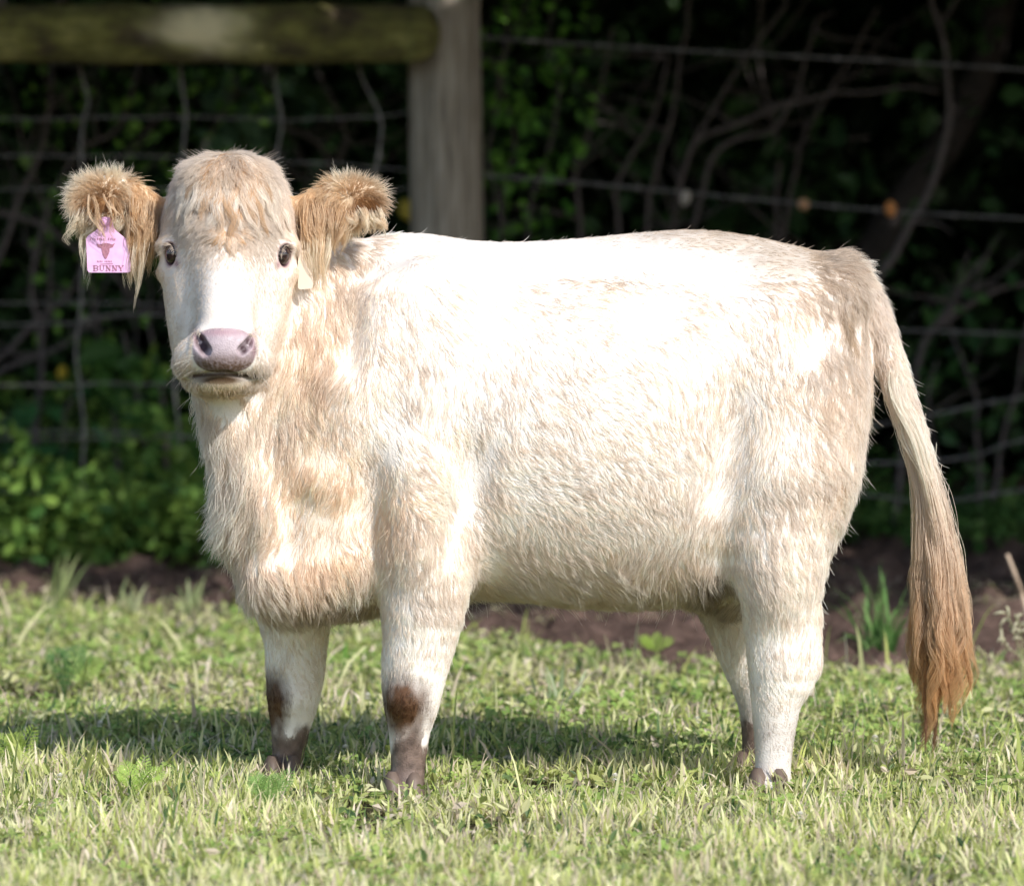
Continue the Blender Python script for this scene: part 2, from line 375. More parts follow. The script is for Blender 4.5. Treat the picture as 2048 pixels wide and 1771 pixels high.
bx, by = PX(SV); fm = np.where((bx > 305) & (bx < 615) & (by > 305) & (by < 800) & (SV[:, 1] < -.14))[0]
for _ in range(3):
    q = SV[fm]; g = grad(q, .0008); SV[fm] = q - g * (sdf(q) / np.maximum((g * g).sum(1), .2))[:, None] * .7
BODY_FACES = [tuple(f) for f in Qff.tolist()] + rest1 + rest0

# ------------------------------------------------------------------ coat colours and the skin object
def gs(px, py, cx, cy, rx, ry): return np.exp(-((px - cx) / rx) ** 2 - ((py - cy) / ry) ** 2)
def mixc(c, col, w): w = np.clip(w, 0, 1)[:, None]; return c * (1 - w) + np.array(col) * w
def coat_color(p, gid):
    px, py = PX(p); far = np.clip((p[:, 1] - .05) / .1, 0, 1)
    n1 = noise(p + 5, .09); n2 = noise(p + 9, .03); n3 = noise(p * [1, 1, 1.6] + 3, .02); body = (gid <= 5)
    c = np.tile(np.array([.91, .85, .795]), (len(p), 1))
    c = mixc(c, (.91, .755, .61), body * (.95 * gs(px, py, 625, 860, 95, 300) + .8 * gs(px, py, 790, 1030, 60, 80) + .8 * gs(px, py, 600, 1060, 140, 110)) * (.35 + .9 * n1))
    c = mixc(c, (.80, .70, .60), body * (.75 * gs(px, py, 1590, 780, 140, 240) + .5 * gs(px, py, 1220, 1150, 260, 90) + .45 * gs(px, py, 1130, 600, 150, 45)) * np.clip(n2 * 1.6 - .2, 0, 1))
    c = mixc(c, (.56, .47, .38), ((gid == 0) | (gid == 4) | (gid == 5)) * (1.15 * gs(px, py, 1440, 470, 180, 36) + 1.1 * gs(px, py, 1590, 530, 130, 50) + .5 * gs(px, py, 1200, 560, 120, 22)) * (.6 + .7 * n3))
    c = mixc(c, (.47, .37, .27), (gid == 0) * .9 * gs(px, py, 1690, 640, 45, 110) * n2 * 1.5)
    c = mixc(c, (.42, .32, .22), (gid == 0) * (n3 > .62) * .8 * gs(px, py, 720, 1215, 110, 26) + (gid == 0) * .6 * np.clip((py - 1170) / 50, 0, 1) * (n2 > .45))
    c = mixc(c, (.30, .23, .16), body * 1.1 * gs(px, py, 1430, 1140, 40, 80) * (p[:, 1] > -.12))
    st = noise(p * [1, 1, 1.7] + 31, .12) * .6 + noise(p * [1, 1, 2] + 12, .04) * .4
    c = mixc(c, (.78, .68, .58), body * .45 * np.clip(st * 2.6 - 1.1, 0, .7))
    # knees and mud
    k1 = (gid == 2) * gs(px, py, 806, 1412, 50, 60) * 1.9 * (p[:, 1] < -.15)
    k2 = (gid == 3) * gs(px, py, 545, 1405, 30, 60) * 1.9
    kk = np.maximum(k1, k2) * (.7 + .6 * noise(p * [1, 1, .5], .012)); c = mixc(c, (.105, .05, .024), np.clip(kk - .3, 0, 1) ** .6)
    drip = ((gid == 2) | (gid == 3)) * np.clip((py - 1440) / 40, 0, 1) * (noise(p * [1, 1, .35] + 2, .012) > .52) * (p[:, 1] < .14); c = mixc(c, (.16, .11, .085), drip * .9)
    low = np.clip((py - 1468 + 22 * (gid == 3) + 70 * (noise(p * [1, 1, .6] + 77, .022) - .5)) / 26, 0, 1) * ((gid == 2) | (gid == 3)) * (.75 + .5 * n2)
    low = low + np.clip((py - 1445 + 40 * (n3 - .5)) / 30, 0, 1) * (gid == 5) * 1.1 + np.clip((py - 1360) / 100, 0, .8) * (gid == 5) * .7 + np.clip((py - 1390) / 160, 0, .45) * (gid == 4) * (.3 + n2)
    c = mixc(c, (.15, .105, .085), low)
    wet_glint = low > .5; c = np.where(wet_glint[:, None], c * (.55 + .9 * noise(p + 4, .011))[:, None], c)  # wet highlights on the mud put into the colour as noise
    # head
    hd = gid == 7; c = mixc(c, (.78, .715, .65), hd * 1.0)
    c = mixc(c, (.84, .69, .52), hd * (.4 * gs(px, py, 457, 340, 80, 45) + .3 * gs(px, py, 458, 440, 40, 50) + .35 * np.clip((np.abs(px - 456) - 100) / 30, 0, 1)) * (.4 + .9 * n2))
    c = mixc(c, (.80, .70, .60), hd * (.8 * gs(px, py, 345, 620, 40, 110) + .9 * gs(px, py, 565, 650, 28, 90) + .5 * gs(px, py, 395, 610, 22, 60)))
    c = mixc(c, (.70, .58, .46), hd * .9 * gs(px, py, 462, 628, 48, 24))
    c = mixc(c, (.60, .48, .30), hd * .7 * gs(px, py, 445, 775, 60, 18))
    ear = (gid == 8) | (gid == 9); ex = np.where(gid == 8, 203, 712)
    c = mixc(c, (.80, .63, .43), ear * 1.0); c = mixc(c, (.88, .81, .69), ear * np.clip((np.hypot((px - ex) / 1.15, py - 402) - 28) / 22, 0, 1) * np.where(gid == 8, px < 250, px > 670))
    c = mixc(c, (.34, .18, .075), ear * 1.3 * gs(px, py, np.where(gid == 8, 200, 728), 405, 30, 21))
    c = mixc(c, (.52, .42, .32), (gid == 6) * gs(px, py, 1745, 690, 22, 120) * n2)
    c = mixc(c, (.72, .58, .42), (gid == 6) * np.clip((py - 900) / 200, 0, 1))
    return c * (.90 + .2 * n2[:, None])
def nose_mask(px, py):
    q = (np.abs((px - 448) / 63) ** 2.6 + np.abs((py - 700) / 45) ** 2.6); return q
body_loc = Vector((0.15, 0.03, 0.0))
cow = empty('cow', body_loc); tag(cow, 'shaggy cream white calf standing in the grass, head turned to us, muddy brown knees', 'cow')
def mesh_normals(V, faces):
    N_ = np.zeros_like(V)
    T3 = np.array([(f[0], f[i], f[i + 1]) for f in faces for i in range(1, len(f) - 1)]); fn = np.cross(V[T3[:, 1]] - V[T3[:, 0]], V[T3[:, 2]] - V[T3[:, 0]])
    for j in range(3):
        for c in range(3): N_[:, c] += np.bincount(T3[:, j], fn[:, c], minlength=len(V))
    return unit(N_)
SN = mesh_normals(SV, BODY_FACES); g_ = grad(SV[::50])
if (SN[::50] * g_).sum() < 0: SN = -SN
gid_v = np.argmin(np.concatenate([groups(SV[i:i + 12000]) for i in range(0, len(SV), 12000)], 1), 0)
vc = coat_color(SV, gid_v); hx, hy = PX(SV); hd = (gid_v == 7) & (SN[:, 1] < .1) & (SV[:, 1] < -.2)
vc[gid_v != 7] *= .92
nm = nose_mask(hx, hy); pinkn = noise(SV, .006)
nose_c = np.array([.41, .335, .355]) * (.85 + .3 * pinkn[:, None]); nose_c = mixc(nose_c, (.12, .07, .05), np.clip((hy - 702) / 30, 0, 1) * (.45 + .9 * noise(SV, .004)))
nose_c = mixc(nose_c, (.34, .22, .24), gs(hx, hy, 448, 664, 60, 9))
w = hd * np.clip((1.06 - nm) / .12, 0, 1); vc = vc * (1 - w[:, None]) + nose_c * w[:, None]
for a, b, r in ((399, 680, 13), (408, 694, 13), (498, 684, 9), (487, 698, 10)): vc = mixc(vc, (.045, .02, .025), hd * np.clip(1.6 * gs(hx, hy, a, b, r, r * 1.15) - .3, 0, 1) * np.clip((SN[:, 1] + .97) / .06, 0, 1))
for a, b in ((389, 668), (508, 672), (510, 700)): vc = mixc(vc, (.25, .14, .15), hd * .8 * gs(hx, hy, a, b, 9, 16))
ml = 747 + np.abs(hx - 445) ** 1.5 * .006; vc = mixc(vc, (.05, .025, .012), hd * (np.abs(hx - 450) < 82) * np.exp(-((hy - ml - 2) / 7) ** 2) * np.clip((84 - np.abs(hx - 450)) / 22, 0, 1))
vc = mixc(vc, (.06, .03, .015), hd * 1.4 * gs(hx, hy, 440, 761, 48, 10)); vc = mixc(vc, (.45, .35, .22), hd * .6 * gs(hx, hy, 440, 775, 55, 10))
for a, b in ((353, 527), (556, 530)): vc = mixc(vc, (.30, .17, .17), hd * gs(hx, hy, a, b, 7, 9))
for s, n, sgn in EYES:
    d = np.linalg.norm((SV - s) / np.array([1, 1, 1.0]), axis=1); vc = mixc(vc, (.12, .06, .065), np.clip((.0265 - d) / .004, 0, 1)); vc = mixc(vc, (.50, .35, .32), np.clip((.033 - d) / .008, 0, 1) * (d > .022) * .6)
skin_mat, _nt, _b = new_mat('skin'); _a = _nt.nodes.new('ShaderNodeAttribute'); _a.attribute_name = 'col'
_nt.links.new(_a.outputs['Color'], _b.inputs['Base Color']); _b.inputs['Roughness'].default_value = .5
_b.inputs['Subsurface Weight'].default_value = .0; _b.inputs['Specular IOR Level'].default_value = .35
_vor = _nt.nodes.new('ShaderNodeTexVoronoi'); _vor.inputs['Scale'].default_value = 330; _tc = _nt.nodes.new('ShaderNodeTexCoord'); _nt.links.new(_tc.outputs['Object'], _vor.inputs['Vector'])
bump(_nt, _b, _vor.outputs['Distance'], .5, .0012)
body = mesh_obj('body', SV, BODY_FACES, skin_mat, cow, True, vc)

# ------------------------------------------------------------------ hair
fur_mat, _nt, _b = new_mat('fur'); _a = _nt.nodes.new('ShaderNodeAttribute'); _a.attribute_name = 'col'
_nt.links.new(_a.outputs['Color'], _b.inputs['Base Color']); _b.inputs['Roughness'].default_value = .45; _b.inputs['Specular IOR Level'].default_value = .25
_t = _nt.nodes.new('ShaderNodeBsdfTranslucent'); _mx = _nt.nodes.new('ShaderNodeMixShader'); _mx.inputs[0].default_value = .5
_nt.links.new(_a.outputs['Color'], _t.inputs['Color']); _nt.links.new(_b.outputs[0], _mx.inputs[1]); _nt.links.new(_t.outputs[0], _mx.inputs[2])
_nt.links.new(_mx.outputs[0], _nt.nodes['Material Output'].inputs['Surface'])
def hair_obj(name, pts, rad, col, parent):
    """pts (N,K,3), rad (N,K), col (N,K,3) -> one curves object"""
    N, K, _ = pts.shape; hc = bpy.data.hair_curves.new(name); hc.add_curves([K] * N)
    hc.position_data.foreach_set('vector', pts.reshape(-1).astype(np.float32))
    a = hc.attributes.get('radius') or hc.attributes.new('radius', 'FLOAT', 'POINT'); a.data.foreach_set('value', rad.reshape(-1).astype(np.float32))
    a = hc.attributes.new('col', 'FLOAT_COLOR', 'POINT'); c = np.ones((N * K, 4), np.float32); c[:, :3] = col.reshape(-1, 3); a.data.foreach_set('color', c.ravel())
    hc.materials.append(fur_mat); o = bpy.data.objects.new(name, hc); return link(o, parent)
tri = np.array([(f[0], f[i], f[i + 1]) for f in BODY_FACES for i in range(1, len(f) - 1)])
tc = SV[tri].mean(1); tn = SN[tri].mean(1); ta = np.linalg.norm(np.cross(SV[tri[:, 1]] - SV[tri[:, 0]], SV[tri[:, 2]] - SV[tri[:, 0]]), axis=1) / 2
tg = gid_v[tri[:, 0]]; tx, ty = PX(tc)
away = (tn[:, 1] > .25)
dens = np.where(tg == 7, 3.0, 1.0) * np.where(away, .3, 1.0); dens[(tg == 8) | (tg == 9)] *= 3.6; dens[tg == 6] *= 1.6; dens[(tg >= 2) & (tg <= 5)] *= 1.3
dens[(nose_mask(tx, ty) < 1) & (tg == 7) & (tc[:, 1] < -.35)] = 0
for s, n, sgn in EYES: dens[np.linalg.norm(tc - s, axis=1) < .0235] = 0
dens[(tg == 7) & (np.abs(tx - 450) < 60) & (np.abs(ty - 752) < 6) & (tc[:, 1] < -.36)] = 0
_ml = 747 + np.abs(tx - 445) ** 1.5 * .006; dens[(tg == 7) & (tc[:, 1] < -.3) & (np.abs(tx - 450) < 82) & (np.abs(ty - _ml - 1) < 5)] = 0
dens[(tg == 7) & (tc[:, 1] < -.3) & (((tx - 442) / 46) ** 2 + ((ty - 762) / 12) ** 2 < 1)] *= .15
dens[ty > 1560] = 0
cdf = np.cumsum(ta * dens); NR = 350000
def sample(n):
    k = np.searchsorted(cdf, rng.random(n) * cdf[-1]); r1 = np.sqrt(rng.random(n)); r2 = rng.random(n); b = np.stack([1 - r1, r1 * (1 - r2), r1 * r2], 1)
    return (SV[tri[k]] * b[..., None]).sum(1), unit((SN[tri[k]] * b[..., None]).sum(1)), tg[k]
R0, N0, G0 = sample(NR); rx, ry = PX(R0)
FLOW = [(860,485,1,.1),(1000,490,1,.12),(1200,475,1,.12),(1400,470,1,.3),(1500,520,1,.7),(1600,510,.9,.5),(1690,540,.6,.6),(1690,640,.2,1),(1000,560,1,.35),(1200,600,1,.25),(1350,560,1,.6),(1420,640,.6,1),
 (1550,700,.3,1),(1680,800,.5,1),(1650,950,.6,1),(900,640,.6,1),(1050,720,.8,1),(1200,780,1,.55),(1320,820,1,.8),(1420,860,.2,1),(1480,760,-.1,1),(950,900,.6,1),(1100,950,1,.8),(1250,1000,1,.5),(1350,1000,.6,1),(1450,1000,-.4,1),(1550,1000,.2,1),
 (1000,1120,.5,1),(1100,1160,.3,1),(1200,1170,.3,1),(1350,1150,-.1,1),(1420,1100,-.5,1),(780,560,.2,1),(800,700,.1,1),(820,850,.3,1),(740,950,-.2,1),(860,980,.9,.7),(880,1080,.7,1),(600,700,.0,1),(640,850,.12,1),(560,900,-.1,1),(560,1020,-.25,1),
 (480,950,-.45,1),(420,850,-.5,1),(470,1080,-.4,1),(560,1160,.3,.8),(650,1180,.1,1),(700,1040,.3,1),(760,1030,-.5,.6),(1600,1080,.5,1),(1520,1180,.3,1),(1640,1150,.7,1),(830,1250,.25,1),(830,1400,.25,1),(590,1300,.15,1),(590,1450,.1,1),(1550,1350,.3,1),(1550,1500,.1,1),(1460,1250,.3,1)]
HFLOW = [(456,330,0,1),(400,340,-.7,1),(510,340,.7,1),(350,400,-.7,1),(565,400,.7,1),(456,400,0,1),(420,440,-.7,.5),(495,440,.7,.5),(440,462,-1,-.1),(470,462,1,-.1),(456,485,.0,1),(420,490,-.5,1),(490,490,.5,1),(350,470,-1,.1),(560,470,1,.1),
 (456,560,0,1),(400,600,-.2,1),(510,600,.2,1),(340,600,-.1,1),(580,600,.1,1),(456,640,0,1),(365,700,-.5,1),(380,740,-.6,1),(520,700,.4,1),(525,740,.4,1),(443,785,0,1),(400,660,-.3,1),(560,700,-.1,1)]
def flow(T, x, y):
    T = np.array(T, float); d = unit(T[:, 2:]); out = np.zeros((len(x), 2))
    for (a, b), v in zip(T[:, :2], d): out += v / (((x - a) ** 2 + (y - b) ** 2)[:, None] + 300) ** 1.6
    return unit(out)
fl = flow(FLOW, rx, ry); fh = flow(HFLOW, rx, ry); isH = G0 == 7; fl[isH] = fh[isH]
tl = G0 == 6; fl[tl] = unit(np.stack([np.full(tl.sum(), .32), np.full(tl.sum(), 1.0)], 1))
D = np.stack([fl[:, 0], np.zeros(NR), -fl[:, 1]], 1)
ang = (noise(R0, .09) - .5) * 1.3 * np.where(isH, .3, 1) * np.where(tl, .2, 1) + (noise(R0 + 7, .03) - .5) * .6 * np.where(isH, .6, 1)
ca, sa = np.cos(ang), np.sin(ang); D = np.stack([D[:, 0] * ca + D[:, 2] * sa, D[:, 1], -D[:, 0] * sa + D[:, 2] * ca], 1)
T0 = unit(D - N0 * (D * N0).sum(1, keepdims=True) + 1e-4)
# length (m) and lift per root
L = np.full(NR, .030); lift = np.full(NR, .13)
L += .024 * np.clip((ry - 1080) / 80, 0, 1) * (G0 == 0); L[G0 == 1] = .045; L += .022 * gs(rx, ry, 450, 950, 60, 200) * (G0 <= 1)
L[(rx > 780) & (ry < 560) & (G0 == 0)] = .020; L += .016 * np.clip((rx - 1600) / 60, 0, 1) * (G0 == 0)
for g_ in (2, 3, 4, 5): m = G0 == g_; L[m] = .030 - .017 * np.clip((ry[m] - 1180) / 250, 0, 1); lift[m] = .17
m = (G0 == 6); L[m] = .034; lift[m] = .25
th = gs(rx, ry, 1700, 505, 55, 40) * (G0 != 2) * (N0[:, 2] > .2); L += .022 * th * (rng.random(NR) < .5); lift = lift + .75 * th
m = isH; L[m] = .013; L[m] += .022 * gs(rx[m], ry[m], 457, 440, 110, 60) + .03 * gs(rx[m], ry[m], 457, 330, 110, 35) + -.004 * gs(rx[m], ry[m], 450, 620, 90, 60) + .007 * np.clip((ry[m] - 700) / 40, 0, 1) * (np.abs(rx[m] - 445) > 50) + .009 * gs(rx[m], ry[m], 443, 785, 70, 14)
lift[m] = .22 + .25 * gs(rx[m], ry[m], 457, 345, 130, 40); L[m & (R0[:, 1] > -.12)] = .03
for s, n, sgn in EYES:
    d = np.linalg.norm(R0 - s, axis=1); L = np.where(d < .035, np.minimum(L, .008), L)
# knee hair curls
ear = (G0 == 8) | (G0 == 9); ecx = np.where(G0 == 8, 210, 702); rad_ = np.stack([(rx - ecx) * 1.0, ry - 400], 1); rr = np.linalg.norm(rad_, axis=1); rad_ = unit(rad_)
inner = np.where(G0 == 8, np.clip((rx - 225) / 50, 0, 1), np.clip((690 - rx) / 50, 0, 1)) * ear
De = np.stack([rad_[:, 0] * (1 - .8 * inner) * .9, np.full(NR, -.12), -rad_[:, 1] * (1 - inner) - .35 - .9 * inner], 1)
De += N0 * (.15 + .35 * np.clip(N0[:, 2:3], 0, 1)); De[:, 2] += 1.0 * np.clip(N0[:, 2] - .2, 0, 1)
e0 = np.clip(rr / 40, .2, 1); De[:, 0] *= e0
T0[ear] = unit(De)[ear]; lift[ear] = .1
L[ear] = ((.015 + .009 * np.clip(rr / 60, 0, 1)) * (.6 + .8 * rng.random(NR)))[ear]
lh = np.where(G0 == 8, gs(rx, ry, 262, 425, 36, 32), gs(rx, ry, 650, 425, 40, 30)) * ear; L += lh * np.where(G0 == 8, .105, .075) * np.sqrt(rng.random(NR))
front_e = ear & (N0[:, 1] < 0)
grav = np.where(ear, .42, .12) + .25 * np.clip((rx - 1620) / 60, 0, 1) * (G0 != 6); grav[isH] = .02; grav[G0 == 1] = .2
L *= .65 + .6 * rng.random(NR)
K = 6; s = np.linspace(0, 1, K)
B0 = unit(np.cross(N0, T0))
bend = lift[:, None] * (1.25 - .9 * s[None]); 
step = (np.cos(bend)[..., None] * T0[:, None] + np.sin(bend)[..., None] * N0[:, None])
step[..., 2] -= grav[:, None] * s[None] * 1.0; step = unit(step)
NCL = 15000; Rc, _, _ = sample(NCL * 2)
cidx = rng.choice(NR, 24000, replace=False); kd = kdtree.KDTree(len(cidx))
for i, k in enumerate(cidx): kd.insert(R0[k], i)
kd.balance(); near_c = cidx[np.array([kd.find(v)[1] for v in R0.tolist()])]
ph = (near_c * 2.399) % 6.283
wamp = (L * (.055 + .07 * np.clip((rx - 1600) / 60, 0, 1) + .05 * (rx < 480)) * np.where(isH, .6, 1) * np.where(tl, .4, 1))
pts = np.zeros((NR, K, 3)); pts[:, 0] = R0 - N0 * .002
for k in range(1, K): pts[:, k] = pts[:, k - 1] + step[:, k - 1] * (L / (K - 1))[:, None]
fq = 4.2 + 2.5 * ((near_c * .618) % 1)
wv = np.sin(s[None] * fq[:, None] + ph[:, None]) - np.sin(ph)[:, None]
pts += B0[:, None] * (wamp[:, None] * wv)[..., None]
pts += rng.normal(0, 1, (NR, 1, 3)) * (s[None, :, None] ** 1.5) * (L * .07)[:, None, None]
cp = pts[near_c]; cl = np.where(isH, .35, .34) * np.where(ear, .55, 1) * (.6 + .5 * rng.random(NR)); cw = cl[:, None, None] * (s[None, :, None] ** 1.1)
dist = np.linalg.norm(R0 - R0[near_c], axis=1); cw = cw * (dist < .03)[:, None, None]
pts = pts * (1 - cw) + (cp + (pts[:, :1] - cp[:, :1]) * .12) * cw
# a few unruly stray hairs
left_fringe = gs(rx, ry, 450, 950, 50, 220) * (G0 <= 1) * np.clip(-N0[:, 0], 0, 1); pts += N0[:, None] * (s[None, :, None] ** 1.5) * (L * .55 * left_fringe * rng.random(NR))[:, None, None]
stray = rng.random(NR) < .006; pts[stray] += N0[stray][:, None] * (s[None, :, None] ** 2) * (L[stray] * .5)[:, None, None]
c0 = coat_color(R0 + rng.normal(0, .0045, (NR, 3)), G0); c1 = coat_color(R0[near_c], G0[near_c]); cc = .5 * c0 + .5 * c1; hsh = ((near_c * 7919) % 1000) / 1000.0; cc = cc * (1 - np.where(hsh > .88, .09, 0) * np.where(isH, .5, 1))[:, None] * np.array([1, .985, .965]) ** (hsh[:, None] * 2); cc = cc * (.90 + .2 * rng.random((NR, 1)))
g3 = cc[:, None] * np.ones((1, K, 1)); tint = np.array([.96, .90, .82]); rt = (1 - s)[None, :, None] ** 1.2
g3 = g3 * (1 - rt * (1 - tint)); g3 = np.clip(g3 * (.94 + .1 * s[None, :, None]), 0, .9)
r0 = np.where(isH, .00034, .00050) * np.where(ear, .8, 1) * np.where(N0[:, 1] > .3, 1.8, 1) * (.7 + .6 * rng.random(NR)); rad = r0[:, None] * (1 - .8 * s[None] ** 1.5)
hair_obj('coat', pts[~ear], rad[~ear], g3[~ear], cow)
hair_obj('ear_hair', pts[ear], rad[ear], g3[ear], cow)

# forelock: long locks that lie over the forehead, and the swirl between the eyes
def lay(px, py, length, dirs, hgt, K=10):
    """strands that creep over the head surface"""
    p0 = []; keep = []
    for i, (a, b) in enumerate(zip(px, py)):
        q = surf_h(a, b)
        if q is not None: p0.append(q); keep.append(i)
    p = np.array(p0); keep = np.array(keep); out = [p.copy()]; d = dirs[keep]; L_ = length[keep]; hg = hgt[keep]
    for k in range(1, K):
        g = unit(gradf(sdf_head, p)); dd = np.stack([d[:, 0], np.zeros(len(p)), -d[:, 1]], 1) if d.ndim == 2 else d
        wob = np.stack([np.sin(k * 1.25 + phs[keep]) * .8 * (k / K), np.zeros(len(p)), np.zeros(len(p))], 1)
        t = dd + wob; t = unit(t - g * (t * g).sum(1, keepdims=True)); p = p + t * (L_ / (K - 1))[:, None]
        v = sdf_head(p); p = p + g * (hg * math.sin(math.pi * min(1, k / (K - 1) * 1.0) * .8 + .2) - v)[:, None]; out.append(p.copy())
    return np.stack(out, 1), keep
def gradf(f, p, e=.003): return np.stack([f(p + np.eye(3)[j] * e) - f(p - np.eye(3)[j] * e) for j in range(3)], 1)
def surf_h(px, py):
    a = P(px, py, -.6); b = P(px, py, .1); t = np.linspace(0, 1, 300)[:, None]; q = a + (b - a) * t; v = sdf_head(q); k = np.argmax(v < 0); return q[k] if v[k] < 0 else None
NL = 150; lp = []; 
for i in range(NL):
    if i < 95: cx = rng.uniform(385, 530); cy_ = rng.uniform(314, 372); dx = (cx - 455) / 110 + rng.normal(0, .25); ln = rng.uniform(.06, .10) + .075 * math.exp(-((cx - 460) / 35) ** 2) * rng.random()
    elif i < 122: cx = rng.uniform(345, 570); cy_ = rng.uniform(350, 430); dx = (cx - 455) / 80 + rng.normal(0, .2); ln = rng.uniform(.035, .07)
    else: a_ = rng.uniform(-.3, math.pi + .3); cx = 457 + 16 * math.cos(a_); cy_ = 462 + 10 * math.sin(a_); dx = 1.5 * math.cos(a_); ln = rng.uniform(.03, .05)
    tone = rng.uniform(.0, 1) ** 1.3 * (1 if 418 < cx < 500 else .08)
    for j in range(50): lp.append((cx + rng.normal(0, 3.8), cy_ + rng.normal(0, 5), ln * rng.uniform(.75, 1.1), dx + rng.normal(0, .06), 1.0 if i < 122 else max(.15, math.sin(a_)), i, (rng.uniform(.004, .012) if abs(cx - 458) < 45 and i < 95 else rng.uniform(.002, .006)), tone))
lp = np.array(lp); phs = lp[:, 5] * 2.4
fp, kp = lay(lp[:, 0], lp[:, 1], lp[:, 2], unit(lp[:, 3:5]), lp[:, 6])
lkid = lp[kp, 5].astype(int); mean = np.array([fp[lkid == i].mean(0) if (lkid == i).any() else np.zeros((10, 3)) for i in range(NL)])[lkid]
s10 = np.linspace(0, 1, 10)[None, :, None]; fp = fp + (mean - fp) * (.75 * s10)
tn_ = lp[kp, 7][:, None, None]; fc_ = (np.array([.93, .85, .75]) * (1 - tn_) + np.array([.72, .49, .28]) * tn_) * (1 - .12 * s10) * (.85 + .3 * rng.random((len(fp), 1, 1)))
hair_obj('forelock', fp, (.00055 * (1 - .6 * s10[..., 0])) * np.ones((len(fp), 1)), fc_, cow)

# long locks hanging inside the ears
def locks(paths, depth, n, wd, ca, cb, r=.0004):
    out = []; cols = []; KK = 14
    for pth in paths:
        pth = np.array(pth, float); dps = depth + rng.uniform(-.012, .012); q = spline([P(a, b, dps - .02 * math.sin(math.pi * i / (len(pth) - 1)) + .03 * (i == 0)) for i, (a, b) in enumerate(pth)], KK)
        st = np.linspace(0, 1, KK)[None, :, None]; off = rng.normal(0, 1, (n, 1, 3)) * wd * (1 - .75 * st) + rng.normal(0, 1, (n, 1, 3)) * wd * .35 * st * rng.random((n, 1, 1)); ln = (.6 + .45 * rng.random((n, 1, 1)))
        wvy = np.sin(st * 9 + rng.uniform(0, 6)) * .0022 * st * np.array([1, .4, .2]); p_ = q[None] + off + wvy; p_ = p_[:, :1] + (p_ - p_[:, :1]) * ln; out.append(p_)
        t_ = rng.random(); cols.append((np.array(ca) * (1 - t_) + np.array(cb) * t_) * (.85 + .3 * rng.random((n, 1, 1))) * np.ones((1, KK, 1)))
    p_ = np.vstack(out); return p_, np.ones((len(p_), 1)) * r * (1 - .7 * np.linspace(0, 1, KK) ** 1.5), np.clip(np.vstack(cols), 0, .92)
def fan(n, x0, x1, y0, y1, tx0, tx1, ty0, ty1):
    o = []
    for _ in range(n):
        u = rng.random(); a = x0 + (x1 - x0) * u + rng.normal(0, 5); b = rng.uniform(y0, y1); tx_ = tx0 + (tx1 - tx0) * u + rng.normal(0, 5); ty_ = rng.uniform(ty0, ty1); o.append([(a, b), (a * .75 + tx_ * .25 + rng.normal(0, 5), b * .6 + ty_ * .4), (tx_ + rng.normal(0, 4), b * .25 + ty_ * .75), (tx_, ty_)])
    return o
TAN, ORG, CRM = (.82, .66, .47), (.58, .38, .20), (.90, .82, .68)
E_ = [locks(fan(30, 258, 306, 395, 445, 258, 300, 470, 565), -.19, 42, .0048, (.84, .69, .50), ORG), locks(fan(10, 258, 290, 410, 450, 252, 280, 560, 620), -.19, 36, .004, CRM, TAN), locks(fan(9, 180, 235, 390, 410, 196, 250, 440, 500), -.222, 16, .002, TAN, ORG),
      locks(fan(26, 150, 255, 415, 445, 135, 245, 455, 495), -.175, 30, .006, CRM, TAN), locks(fan(8, 165, 180, 440, 470, 172, 180, 520, 580), -.18, 9, .0025, CRM, TAN),
      locks(fan(20, 610, 655, 400, 445, 618, 650, 480, 560), -.18, 36, .006, (.86, .72, .54), (.66, .47, .28)), locks(fan(18, 655, 705, 410, 445, 650, 690, 460, 515), -.18, 40, .005, (.86, .72, .54), (.62, .43, .25)), locks(fan(16, 615, 665, 410, 450, 625, 655, 530, 600), -.185, 26, .005, CRM, TAN), locks(fan(16, 695, 760, 415, 440, 700, 775, 448, 475), -.185, 36, .004, CRM, TAN)]
hair_obj('ear_hair', np.vstack([e[0] for e in E_]), np.vstack([e[1] for e in E_]), np.vstack([e[2] for e in E_]), cow)

